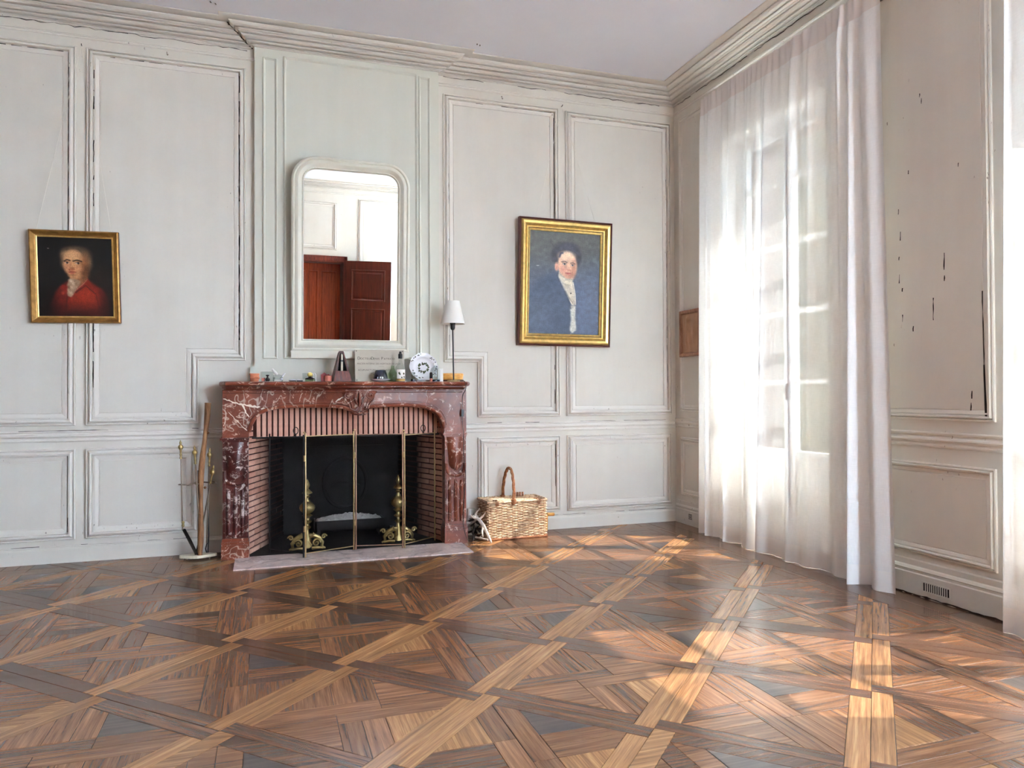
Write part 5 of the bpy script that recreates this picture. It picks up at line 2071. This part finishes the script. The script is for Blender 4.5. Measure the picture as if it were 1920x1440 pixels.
def text_part(body, size, x, z, parent, mat, y=-0.0006, align='LEFT', name='lettering', sx=1.0):
    cu = bpy.data.curves.new('lettering', 'FONT')
    cu.body = body
    cu.size = size
    cu.align_x = align
    cu.space_character = 1.08
    tmp = bpy.data.objects.new('lettering', cu)
    COL.objects.link(tmp)
    bpy.context.view_layer.update()
    dg = bpy.context.evaluated_depsgraph_get()
    me = bpy.data.meshes.new_from_object(tmp.evaluated_get(dg))
    bpy.data.objects.remove(tmp)
    me.materials.clear()
    me.materials.append(mat)
    o = bpy.data.objects.new(name, me)
    COL.objects.link(o)
    o.parent = parent
    o.location = (x, y, z)
    o.rotation_euler = (math.radians(90), 0, 0)
    o.scale = (sx, 1, 1)
    return o


en = M_['engraving']
text_part('D', 0.030, -0.164, 0.166, t, en, name='engraved_letter')
text_part('OCTEUR', 0.021, -0.144, 0.166, t, en, name='engraved_word')
text_part('D', 0.030, -0.066, 0.166, t, en, name='engraved_letter')
text_part('ENIS', 0.021, -0.046, 0.166, t, en, name='engraved_word')
text_part('P', 0.030, 0.010, 0.166, t, en, name='engraved_letter')
text_part('ATRICO', 0.021, 0.030, 0.166, t, en, name='engraved_word')
text_part('ANCIEN INTERNE DES HOPITAUX DE LYON', 0.0172, -0.166, 0.130, t, en, name='engraved_word', sx=0.88)
text_part('-----------', 0.010, -0.01, 0.112, t, en, name='engraved_word')
text_part('ACUPUNCTURE  -  ARTHROSE', 0.0172, -0.160, 0.082, t, en, name='engraved_word', sx=0.98)
text_part('* URGENCE', 0.0165, -0.066, 0.052, t, en, name='engraved_word', sx=1.15)
for sx_ in (-1, 1):
    for zz in (0.012, PH - 0.012):
        m = MB()
        m.lathe([(0.0, 0.0), (0.004, 0.0)], (0, 0, 0), 10)
        m.v[-20:] = [(sx_ * (PW - 0.012) + p[0], -0.0008, zz + p[1]) for p in m.v[-20:]]
        P_(m, 'screw_hole', 'engraving', t)
t.rotation_euler = (math.radians(-9), 0, 0)

# saucer with an upturned dark bowl
t = thing('glass_saucer', 'pale glass saucer in front of the metal plaque', 'saucer', (0.792, 5.345, Z0), local=True)
P_(lathe_at([(0.030, 0.0), (0.034, 0.003), (0.060, 0.010), (0.072, 0.016), (0.073, 0.018), (0.060, 0.0135), (0.0, 0.008)], 28), 'dish', 'porcelain', t, smooth=True)
t = thing('blue_cup', 'shiny dark blue cup turned upside down on the glass saucer', 'cup', (0.792, 5.345, Z0 + 0.0105), local=True)
P_(lathe_at([(0.054, 0.002), (0.055, 0.005), (0.046, 0.040), (0.038, 0.070), (0.036, 0.073), (0.0, 0.074)], 28), 'body', 'blue_glass', t, smooth=True)
m = MB()
for a in (-2.1, -1.75, -1.45):
    m.ico((0.052 * math.cos(a), 0.052 * math.sin(a), 0.016), 0.006, sq=(1, 0.5, 1.6))
P_(m, 'white_motif', 'porcelain', t)
# green bottle behind the cup, clear bottle with label
t = thing('green_flask', 'squat pale green glass flask behind the labelled bottle', 'bottle', (0.886, 5.385, Z0), local=True)
P_(lathe_at([(0.030, 0.0), (0.032, 0.004), (0.032, 0.060), (0.014, 0.095), (0.011, 0.110), (0.013, 0.118)], 18), 'body', 'glass_green', t, smooth=True)
t = thing('labelled_bottle', 'clear glass bottle with black cap and ivy-patterned label, right of the blue cup', 'bottle', (0.936, 5.345, Z0), local=True)
P_(lathe_at([(0.036, 0.0), (0.038, 0.004), (0.038, 0.090), (0.034, 0.108), (0.018, 0.132), (0.013, 0.150), (0.013, 0.172)], 22), 'body', 'glassware', t, smooth=True)
P_(lathe_at([(0.0125, 0.168), (0.016, 0.170), (0.016, 0.200), (0.010, 0.206), (0.008, 0.220), (0.0, 0.222)], 16), 'cap', 'black', t, smooth=True)
m = MB()
an = np.linspace(math.radians(-140), math.radians(-40), 12)
vs = [(0.0388 * math.cos(a), 0.0388 * math.sin(a), z) for z in (0.022, 0.088) for a in an]
m.add(vs, [(i, i + 1, 12 + i + 1, 12 + i) for i in range(11)])
lb = P_(m, 'label', 'white_card', t)
m = MB()
for a, z, s in ((-110, 0.062, 0.010), (-104, 0.054, 0.008), (-66, 0.058, 0.009), (-60, 0.034, 0.007), (-85, 0.030, 0.007)):
    a = math.radians(a)
    m.ico((0.0392 * math.cos(a), 0.0392 * math.sin(a), z), s, sq=(1, 0.15, 1))
P_(m, 'leaf_print', 'ivy', lb)
m = MB(); m.lathe([(0.0, 0.004), (0.034, 0.004), (0.035, 0.020), (0.0, 0.020)], (0, 0, 0), 18); P_(m, 'liquid', 'olivewood', t)
# little scent bottle
t = thing('scent_bottle', 'tiny clear scent bottle with a round dark base, between bottle and plate', 'bottle', (1.028, 5.335, Z0), local=True)
P_(lathe_at([(0.016, 0.0), (0.018, 0.006), (0.016, 0.018), (0.012, 0.020)], 14), 'base', 'blue_glass', t, smooth=True)
P_(lathe_at([(0.014, 0.018), (0.015, 0.05), (0.010, 0.058), (0.009, 0.070), (0.0, 0.072)], 14), 'body', 'glassware', t, smooth=True)
# decorative plate on a stand
t = thing('porcelain_plate', 'white porcelain plate painted with ivy leaves, standing upright on the mantel', 'plate', (1.128, 5.425, Z0 + 0.006), local=True)
R = 0.108
m = MB()
prof = [(0.0, 0.0), (0.055, 0.0), (0.066, 0.002), (0.074, 0.010), (0.078, 0.013), (0.100, 0.016), (R, 0.019)]
seg = 56
vs = []
for r, hh in prof:
    for k in range(seg):
        a = 2 * math.pi * k / seg
        rr_ = r * (1 + (0.018 * math.cos(10 * a) if r > 0.09 else 0))
        vs.append((rr_ * math.cos(a), -hh, R + rr_ * math.sin(a)))
fs = []
for i in range(len(prof) - 1):
    for k in range(seg):
        k2 = (k + 1) % seg
        fs.append((i * seg + k, i * seg + k2, (i + 1) * seg + k2, (i + 1) * seg + k))
b0 = len(vs)
vs += [(x, y + 0.004, z) for x, y, z in vs]
fs += [tuple(b0 + q for q in f[::-1]) for f in fs]
m.add(vs, fs)
dish = P_(m, 'dish', 'porcelain', t, smooth=True)


def flat_leaf(m, cx, cz, ang, ln, wd, y):
    c, s = math.cos(ang), math.sin(ang)
    pts = [(0, 0), (0.3 * ln, wd), (0.7 * ln, wd * 0.8), (ln, 0), (0.7 * ln, -wd * 0.8), (0.3 * ln, -wd)]
    m.add([(cx + a * c - b * s, y, cz + a * s + b * c) for a, b in pts], [tuple(range(6))])


m = MB()
m2 = MB()
pr = random.Random(5)
for i in range(26):
    a = i * 2 * math.pi / 26
    rr_ = 0.024 + 0.010 * pr.random()
    flat_leaf(m, rr_ * math.cos(a), R - 0.006 + rr_ * math.sin(a) * 0.9, a + pr.uniform(-1, 1), 0.020, 0.006, -0.0012 - 0.0001 * i)
for i in range(46):
    a = i * 2 * math.pi / 46
    rr_ = 0.090 + pr.uniform(-0.006, 0.006)
    if math.sin(3.5 * a) > -0.5:
        flat_leaf(m2 if i % 3 == 0 else m, rr_ * math.cos(a), R + rr_ * math.sin(a), a + pr.uniform(-1.5, 1.5), 0.012, 0.004, -0.0172)
P_(m, 'leaf_print', 'ivy', dish)
P_(m2, 'flower_print', 'violet', dish)
t.rotation_euler = (math.radians(-14), 0, 0)
t = thing('plate_stand', 'dark wooden stand holding up the porcelain plate', 'stand', (1.128, 5.40, Z0), local=True)
m = MB(); m.box(-0.060, 0.060, -0.014, 0.034, 0, 0.010); m.box(-0.060, 0.060, -0.016, -0.010, 0.010, 0.014); P_(m, 'base', 'mahogany_dark', t)
m = MB(); m.obox((0, 0.050, 0.07), (0.008, 0, 0), (0, 0.003, 0), (0, 0.010, 0.07)); P_(m, 'back_strut', 'mahogany_dark', t)
# decanter, dark vial, white box
t = thing('glass_decanter', 'clear glass decanter with square stopper, overlapping the porcelain plate', 'decanter', (1.195, 5.345, Z0), local=True)
P_(lathe_at([(0.0, 0.004), (0.034, 0.004), (0.036, 0.010), (0.038, 0.080), (0.030, 0.098), (0.012, 0.110), (0.011, 0.122)], 20), 'body', 'glassware', t, smooth=True)
m = MB(); m.box(-0.012, 0.012, -0.009, 0.009, 0.118, 0.140); P_(m, 'stopper', 'white_card', t)
m = MB(); m.lathe([(0.0, 0.0), (0.034, 0.0), (0.035, 0.014), (0.0, 0.014)], (0, 0, 0), 18); P_(m, 'blue_foot', 'blue_glass', t)
t = thing('dark_vial', 'slim dark brown vial with a pink foot, standing before the decanter', 'vial', (1.160, 5.325, Z0), local=True)
m = MB(); m.lathe([(0.010, 0.0), (0.010, 0.024)], (0, 0, 0), 12); P_(m, 'foot', 'pink_clay', t)
P_(lathe_at([(0.010, 0.024), (0.011, 0.030), (0.011, 0.060), (0.008, 0.068), (0.0, 0.070)], 12), 'body', 'bark', t, smooth=True)
t = thing('white_box', 'narrow upright white cardboard box between decanter and lamp', 'box', (1.236, 5.36, Z0), local=True)
m = MB(); m.box(-0.020, 0.020, -0.014, 0.014, 0, 0.092); P_(m, 'body', 'white_card', t)
m = MB(); m.box(-0.0205, 0.0205, -0.0145, 0.0145, 0.092, 0.098); P_(m, 'lid', 'white_card', t)
# wooden bowl shaped block behind the lamp
t = thing('wooden_loaf_box', 'oval honey-coloured wooden box behind the lamp stem', 'box', (1.345, 5.445, Z0), local=True)
m = MB()
m.lathe([(0.080, 0.016), (0.088, 0.020), (0.094, 0.056), (0.090, 0.064), (0.0, 0.066)], (0, 0, 0), 30, sx=1.0, sy=0.42)
P_(m, 'body', 'olivewood', t, smooth=True)
m = MB()
m.lathe([(0.096, 0.0), (0.098, 0.004), (0.094, 0.016), (0.0, 0.017)], (0, 0, 0), 30, sx=1.0, sy=0.44)
P_(m, 'tray', 'mahogany_dark', t)
# lamp
lamp = thing('table_lamp', 'slim black table lamp with a white conical shade, right end of the mantel', 'lamp', (1.334, 5.335, Z0), local=True)
P_(lathe_at([(0.0, 0.0), (0.052, 0.0), (0.052, 0.004), (0.046, 0.008), (0.010, 0.012), (0.0, 0.012)], 28), 'base', 'brass_old', lamp, smooth=True)
m = MB(); m.tube([(0, 0, 0.01), (-0.003, 0, 0.20), (-0.006, 0, 0.40)], 0.0055, 10); P_(m, 'stem', 'black', lamp, smooth=True)
m = MB(); m.lathe([(0.008, 0.385), (0.015, 0.392), (0.018, 0.405), (0.018, 0.428), (0.021, 0.430), (0.021, 0.440), (0.0, 0.440)], (-0.006, 0, 0), 18); P_(m, 'bulb_socket', 'black', lamp, smooth=True)
m = MB()
m.lathe([(0.091, 0.432), (0.052, 0.603)], (-0.006, 0, 0), 40)
m.lathe([(0.0895, 0.432), (0.0505, 0.603)], (-0.006, 0, 0), 40)
m.f = [f for f in m.f if len(f) == 4]
m.m = [0] * len(m.f)
P_(m, 'lamp_shade', 'shade', lamp, smooth=True)
m = MB()
m.tube([(-0.006, 0, 0.44), (-0.006, 0, 0.47)], 0.012, 10)
m.lathe([(0.010, 0.47), (0.022, 0.49), (0.026, 0.51), (0.020, 0.53), (0.0, 0.545)], (-0.006, 0, 0), 16)
P_(m, 'bulb', 'porcelain', lamp, smooth=True)
m = MB()
cp = [(0.03, 0.02, 0.004), (0.048, -0.06, 0.004), (0.050, -0.126, 0.003), (0.052, -0.150, -0.012), (0.056, -0.148, -0.06), (0.058, -0.035, -0.10), (0.060, -0.022, -0.14), (0.062, -0.022, -0.30),
      (0.066, -0.035, -0.42), (0.062, -0.040, -0.52), (0.072, -0.044, -0.62), (0.078, -0.046, -0.70), (0.070, -0.046, -0.82), (0.058, -0.045, -0.92), (0.054, -0.044, -1.02), (0.062, -0.046, -1.10), (0.09, -0.05, -1.188), (0.13, -0.03, -1.2), (0.20, 0.12, -1.2), (0.20, 0.275, -1.14), (0.198, 0.280, -1.05)]
# smooth the polyline a little
cp2 = []
for i in range(len(cp) - 1):
    a, b = Vector(cp[i]), Vector(cp[i + 1])
    cp2 += [a.lerp(b, 0.25), a.lerp(b, 0.75)]
m.tube(cp2, 0.0026, 6)
cd = P_(m, 'cord', 'cord', lamp, smooth=True)
m = MB()
m.obox((0.060, -0.026, -0.235), (0.009, 0, 0), (0, 0.006, 0), (0, 0, 0.026))
P_(m, 'cord_switch', 'black', cd)

# ================================================================== BASKET AND FLOOR THINGS
M_['wicker_mid'] = wicker_mat('wicker_mid', srgb(140, 92, 62), srgb(216, 182, 140))
bk = thing('wicker_basket', 'lidded rectangular wicker basket with a tall arched handle, right of the fireplace', 'basket', (1.595, 5.325, 0.0), local=True)
BW, BD, BH_ = 0.475, 0.245, 0.290


def per(s, grow=0.0):
    """perimeter point of the basket, s in [0, 4)."""
    k = int(s) % 4
    f = s - int(s)
    x0, x1, y0, y1 = -grow, BW + grow, -grow, BD + grow
    if k == 0:
        return Vector((x0 + (x1 - x0) * f, y0, 0)), Vector((0, -1, 0))
    if k == 1:
        return Vector((x1, y0 + (y1 - y0) * f, 0)), Vector((1, 0, 0))
    if k == 2:
        return Vector((x1 - (x1 - x0) * f, y1, 0)), Vector((0, 1, 0))
    return Vector((x0, y1 - (y1 - y0) * f, 0)), Vector((-1, 0, 0))


NS = (11, 6, 11, 6)
m = MB()
stakes = []
for side in range(4):
    for i in range(NS[side]):
        stakes.append(side + (i + 0.5) / NS[side])
for s in stakes:
    p, nrm = per(s)
    m.tube([p + Vector((0, 0, 0.012)), p + Vector((0, 0, BH_))], 0.0042, 6)
m.build('stake', M_['wicker_dark'], bk, kind='stuff', smooth=True)
rows = 27
pr = random.Random(11)
ma, mb_ = MB(), MB()
for r in range(rows):
    z = 0.020 + r * (BH_ - 0.036) / (rows - 1)
    pts = []
    for side in range(4):
        for i in range(NS[side] * 4):
            f = (i + 0.5) / (NS[side] * 4)
            p, nrm = per(side + f)
            ph = math.pi * (f * NS[side]) + math.pi * (r % 2) + side * math.pi
            off = 0.0062 * math.cos(ph)
            pts.append(p + nrm * off + Vector((0, 0, z + pr.uniform(-0.0012, 0.0012))))
    (ma if pr.random() > 0.12 else mb_).tube(pts, 0.0050, 6, closed=True)
ma.build('weave', M_['wicker'], bk, kind='stuff', smooth=True)
mb_.build('weave_dark', M_['wicker_mid'], bk, kind='stuff', smooth=True)
m = MB()
pts = []
for side in range(4):
    for i in range(NS[side] * 2):
        p, nrm = per(side + i / (NS[side] * 2), 0.004)
        pts.append(p + Vector((0, 0, BH_ - 0.002)))
m.tube(pts, 0.008, 8, closed=True)
for i in range(len(pts)):
    a, b = pts[i], pts[(i + 1) % len(pts)]
    m.tube([a + Vector((0, 0, 0.006)), (a + b) / 2 + Vector((0, 0, 0.011)), b + Vector((0, 0, 0.004))], 0.004, 5)
m.build('rim', M_['wicker'], bk, smooth=True)
m = MB()
pts = [p - Vector((0, 0, BH_ - 0.012)) for p in pts]
m.tube(pts, 0.009, 8, closed=True)
for i in range(len(pts)):
    a = pts[i]
    m.tube([a + Vector((0, 0, -0.010)), a + Vector((0.006, 0, 0.012))], 0.0045, 5)
m.build('foot_rim', M_['wicker_dark'], bk, smooth=True)
m = MB()
for r in range(16):
    y = 0.012 + r * (BD - 0.024) / 15
    m.tube([(0.004 + (BW - 0.008) * i / 44, y, BH_ - 0.006 + 0.0035 * math.cos(math.pi * i / 2 + math.pi * (r % 2))) for i in range(45)], 0.0062, 5)
m.build('lid', M_['wicker'], bk, kind='stuff', smooth=True)
m = MB()
hp = []
for i in range(25):
    t = math.pi * i / 24
    hp.append(Vector((0.205 + 0.012 * math.sin(t), BD / 2 - (BD / 2 + 0.004) * math.cos(t), BH_ - 0.02 + 0.262 * math.sin(t) ** 0.8)))
for k in range(3):
    m.tube([p + Vector((0.007 * math.cos(i * 0.9 + k * 2.1), 0.004 * math.sin(i * 0.9 + k * 2.1), 0.007 * math.sin(i * 0.9 + k * 2.1))) for i, p in enumerate(hp)], 0.0068, 7)
for e in (0, 24):
    for q in range(4):
        m.tube([hp[e] + Vector((0.018 * math.cos(t), 0.010 * math.sin(t), 0.006 + q * 0.009)) for t in np.linspace(0, 2 * math.pi, 12, endpoint=False)], 0.0045, 5, closed=True)
m.build('handle', M_['wicker_dark'], bk, smooth=True)
m = MB()
for x in (0.06, 0.40):
    for q in range(3):
        m.tube([(x + q * 0.010, -0.006, BH_ - 0.03), (x + q * 0.010, -0.010, BH_ + 0.004), (x + q * 0.010, 0.03, BH_ + 0.012), (x + q * 0.010, 0.06, BH_ + 0.006)], 0.004, 5)
for q in range(4):
    m.tube([(0.30 + q * 0.022, BD - 0.02, BH_ + 0.004), (0.305 + q * 0.022, BD - 0.01, BH_ + 0.034)], 0.009, 6)
m.build('lashing', M_['wicker_dark'], bk, smooth=True)
bk.rotation_euler = (0, 0, math.radians(1.5))

# kindling heap between the mantel and the basket
pr = random.Random(23)
for i in range(14):
    a = pr.uniform(-0.5, 2.6)
    ln = pr.uniform(0.10, 0.20)
    cx, cy = 1.515 + pr.uniform(-0.02, 0.035), 5.375 + pr.uniform(-0.055, 0.10)
    z = 0.012 + 0.0105 * i
    pts, rs = [], []
    for k in range(7):
        t = k / 6 - 0.5
        pts.append((cx + math.cos(a) * ln * t * 0.42 + pr.uniform(-.007, .007), cy + math.sin(a) * ln * t + pr.uniform(-.007, .007), z + 0.05 * t * math.sin(i * 1.7) + 0.035 * abs(math.sin(i)) * (t + .5) + 0.012))
        rs.append((0.010 - 0.005 * abs(t)) * pr.uniform(0.8, 1.2))
    m = MB()
    m.tube(pts, rs, 7)
    if i % 2 == 0:
        m.tube([pts[4], (pts[4][0] + 0.03, pts[4][1] - 0.015, pts[4][2] + 0.035)], [0.005, 0.002], 5)
    o = m.build('kindling_twig', M_['bark'] if i % 4 else M_['driftwood'], smooth=True)
    tag(o, 'short dark or grey twig in the kindling heap left of the wicker basket', 'twig', 'kindling twigs heaped beside the basket')
m = MB()
m.tube([(1.478, 5.345, 0.190), (1.520, 5.315, 0.170), (1.545, 5.285, 0.130), (1.562, 5.262, 0.085), (1.578, 5.238, 0.040), (1.590, 5.222, 0.008)], [0.012, 0.014, 0.015, 0.012, 0.011, 0.006], 8)
m.tube([(1.520, 5.315, 0.170), (1.556, 5.320, 0.196), (1.570, 5.312, 0.222)], [0.010, 0.007, 0.003], 7)
m.tube([(1.500, 5.330, 0.180), (1.470, 5.300, 0.188), (1.446, 5.290, 0.214)], [0.010, 0.007, 0.003], 7)
m.tube([(1.545, 5.285, 0.130), (1.528, 5.262, 0.088), (1.532, 5.250, 0.050)], [0.010, 0.008, 0.003], 7)
m.tube([(1.490, 5.340, 0.186), (1.512, 5.345, 0.224), (1.538, 5.350, 0.246)], [0.009, 0.006, 0.003], 7)
o = m.build('driftwood_branch', M_['driftwood'], smooth=True)
tag(o, 'pale forked driftwood branch leaning forward over the kindling by the basket', 'branch')

# wall socket and the cord running to it live beside the mantel
t = thing('wall_socket', 'white plastic wall socket low on the panelling just right of the mantel', 'socket', (1.545, D - 0.001, 0.172), local=True)
m = MB(); m.box(-0.034, 0.034, -0.026, 0, -0.036, 0.036); P_(m, 'body', 'plastic_white', t)
m = MB(); m.box(-0.026, 0.026, -0.030, -0.026, -0.028, 0.028); P_(m, 'face_plate', 'plastic_white', t)
# wooden knob sticking out behind the basket
o = MB()
o.tube([(2.14, 5.50, 0.145), (2.205, 5.515, 0.140)], 0.014, 12)
o.tube([(2.14, 5.50, 0.145), (2.135, 5.499, 0.012)], 0.010, 8)
o = o.build('wooden_peg', M_['olivewood'], smooth=True)
tag(o, 'small honey-coloured wooden peg poking out behind the right end of the wicker basket', 'peg')

# vent grille in the skirting of the window wall
t = thing('vent_grille', 'small painted vent grille with vertical slats low in the skirting between the windows', 'vent', (W - 0.027, 2.985, 0.062), local=True)
m = MB()
m.box(-0.003, 0, -0.088, 0.088, -0.029, -0.022); m.box(-0.003, 0, -0.088, 0.088, 0.022, 0.029)
m.box(-0.003, 0, -0.088, -0.080, -0.022, 0.022); m.box(-0.003, 0, 0.080, 0.088, -0.022, 0.022)
P_(m, 'frame', 'wall', t)
m = MB(); m.box(-0.0008, 0.0005, -0.080, 0.080, -0.022, 0.022); P_(m, 'dark_back', 'crack', t)
for i in range(11):
    y = -0.066 + i * 0.0132
    m = MB(); m.box(-0.0028, -0.0009, y - 0.0026, y + 0.0026, -0.022, 0.022); P_(m, 'slat', 'wall', t)
t = thing('corner_vent', 'tiny dark vent in the corner skirting beside the far curtain', 'vent', (W - 0.027, 5.36, 0.075), local=True)
m = MB(); m.box(-0.002, 0, -0.035, 0.035, -0.028, 0.028); P_(m, 'frame', 'wall', t)
for i in range(4):
    m = MB(); m.box(-0.003, -0.002, -0.026, 0.026, -0.021 + i * 0.012, -0.015 + i * 0.012); P_(m, 'slot', 'crack', t)
# tie-back hook on the window jamb
m = MB()
m.tube([(W - 0.001, 3.47, 1.505), (W - 0.055, 3.47, 1.505), (W - 0.060, 3.47, 1.510), (W - 0.060, 3.47, 1.545)], 0.0035, 8)
o = m.build('tieback_hook', M_['steel_dull'], smooth=True)
tag(o, 'small L-shaped metal tie-back hook behind the right edge of the window curtain', 'hook')
# hook on the pier near the ceiling
m = MB()
m.tube([(W - 0.002, 3.36, 3.22), (W - 0.016, 3.36, 3.225), (W - 0.018, 3.36, 3.19), (W - 0.03, 3.36, 3.18), (W - 0.032, 3.36, 3.20)], 0.004, 8)
m.lathe([(0.0, 0.012), (0.010, 0.008), (0.012, 0), (0.010, -0.008), (0.0, -0.012)], (W - 0.008, 3.36, 3.20), 10)
o = m.build('curtain_hook', M_['steel_dull'], smooth=True)
tag(o, 'small hook on the pier just right of the top of the window curtain', 'hook')


# ================================================================== CURTAINS
def sm(x):
    x = max(0.0, min(1.0, x))
    return x * x * (3 - 2 * x)


def curtain(label, top, bot, zt, zb, x0, folds, seed, x_bot=0.0, ruff=0.008, nu=260, nv=90, flare=None, edge=0.0, group='sheer linen curtains'):
    """top, bot: (y_left, y_right) as the room sees it; folds: (centre u, width, depth_top, depth_bottom)."""
    root = thing('sheer_curtain', label, 'curtain', (x0, (top[0] + top[1]) / 2, zb), group)
    HB = 0.135      # header band
    hem = 0.115
    pr = random.Random(seed)
    ph = [pr.uniform(0, 6.28) for _ in range(8)]
    Hh = zt - zb

    def f(u, v, extra=0.0):
        z = zb + Hh * v
        d = (zt - z)
        t = 1 - v
        if flare:
            t = t + flare(u, v)
        y = top[0] + (top[1] - top[0]) * u
        yb = bot[0] + (bot[1] - bot[0]) * u
        y = y + (yb - y) * t
        ru = ruff * (math.sin(u * 96 + ph[0] + 2 * math.sin(u * 9)) * 0.6 + math.sin(u * 61 + ph[1]) * 0.5)
        k = math.exp(-d / 0.22)
        soft = 0.010 * math.sin(u * 21 + ph[2]) + 0.009 * math.sin(u * 33 + ph[3] + 1.2 * t) + 0.006 * math.sin(u * 50 + ph[4])
        off = ru * k + soft * (0.25 + 0.75 * sm(d / 0.6)) * (0.8 + 0.4 * t)
        for (c, w, a0, a1) in folds:
            g = math.exp(-((u - c) / w) ** 2)
            off += (a0 + (a1 - a0) * t) * g * sm(d / 0.25)
        if edge:
            k = 1 - sm(u / 0.05)
            return ((x0 - off - x_bot * t) * (1 - k) + (W - edge) * k, y, z)
        return (x0 - off - x_bot * t, y, z)

    th, thm = M_['linen'], M_['linen_thick']
    vh = (zt - HB - zb) / Hh
    vm = hem / Hh
    m = MB()
    m.grid(nu, nv, lambda u, v: f(u, vm + (vh - vm) * v))
    m.build('drape', th, root, smooth=True)
    m = MB()
    m.grid(nu, 10, lambda u, v: f(u, vh + (1 - vh) * v))
    m.build('header_band', thm, root, smooth=True)
    m = MB()
    m.grid(nu, 8, lambda u, v: f(u, vm * v + 0.0))
    m.build('hem_band', M_['linen_hem'], root, smooth=True)
    return root


M_['linen_hem'] = linen('linen_hem', 0.012, (0.90, 0.89, 0.87, 1), 0.014)
XC = W - 0.105
# far panel of the first window (left as the room sees it)
curtain('far panel of the sheer linen curtain at the window nearest the fireplace wall', (5.080, 4.238), (5.110, 4.335), 3.455, 0.001, XC,
        [(0.06, 0.035, 0.012, 0.030), (0.20, 0.03, 0.016, 0.030), (0.34, 0.05, -0.008, -0.022), (0.50, 0.03, 0.010, 0.034), (0.66, 0.04, -0.006, -0.026), (0.86, 0.05, 0.012, 0.040), (0.985, 0.03, 0.012, 0.0)],
        4, 0.012, edge=0.012)
# near panel with deep folds at its right edge
curtain('near panel of the same window curtain, with deep folds along its right edge', (4.240, 3.235), (4.355, 3.160), 3.450, 0.001, XC - 0.004,
        [(0.015, 0.025, 0.016, 0.012), (0.28, 0.028, 0.014, 0.022), (0.44, 0.022, 0.014, 0.012), (0.56, 0.06, -0.010, -0.030), (0.70, 0.02, 0.034, 0.014), (0.775, 0.022, 0.020, 0.085), (0.83, 0.018, -0.012, -0.030), (0.90, 0.045, 0.010, 0.030), (0.985, 0.02, 0.004, -0.015)],
        9, 0.010, nu=320)
# second window: only the far edge of its curtain shows
curtain('sheer linen curtain at the right edge of the view, hanging at the nearer window', (2.545, 1.20), (2.575, 1.18), 3.455, 0.001, XC - 0.02,
        [(0.03, 0.03, 0.010, 0.020), (0.16, 0.05, 0.012, 0.030), (0.34, 0.04, -0.010, -0.022), (0.55, 0.05, 0.012, 0.030), (0.8, 0.05, -0.008, -0.02)], 14, 0.03, edge=0.006)
for y0, y1, lab in ((3.20, 5.11, 'first window near the fireplace wall'), (0.72, 2.55, 'nearer second window')):
    t = thing('curtain_rail', 'slim curtain rail behind the gathered heading at the %s' % lab, 'rail', (W - 0.07, (y0 + y1) / 2, 3.40))
    m = MB(); m.box(W - 0.055, W - 0.035, y0 + 0.02, y1 - 0.02, 3.385, 3.425); P_(m, 'bar', 'white_paint', t)
    for yy in (y0 + 0.12, (y0 + y1) / 2, y1 - 0.12):
        m = MB(); m.box(W - 0.035, W - 0.001, yy - 0.012, yy + 0.012, 3.39, 3.42); P_(m, 'bracket', 'steel_dull', t)

# loose paint on the ceiling by the cornice
m = MB()
for cx, cy, r in ((-0.235, 5.03, 0.02), (-0.16, 5.02, 0.045), (0.02, 4.6, 0.008)):
    pts = [(cx + r * (1 + 0.25 * math.sin(3 * t + r * 90)) * math.cos(t), cy + 0.4 * r * math.sin(t)) for t in np.linspace(0, 2 * math.pi, 14, endpoint=False)]
    m.prism(pts, lambda a, b, h: (a, b, h), H - 0.0012, H)
m.build('paint_patch', M_['white_card'], ceiling, kind='stuff')
m = MB()
for cx, cy in ((-0.345, 5.22), (-0.315, 5.235), (1.50, 5.24), (1.525, 5.25)):
    m.prism([(cx - 0.006, cy - 0.010), (cx, cy - 0.012), (cx + 0.006, cy + 0.008), (cx, cy + 0.012)], lambda a, b, h: (a, b, h), 3.7275, 3.7279)
m.build('plaster_hole', M_['crack'], ceiling, kind='stuff')
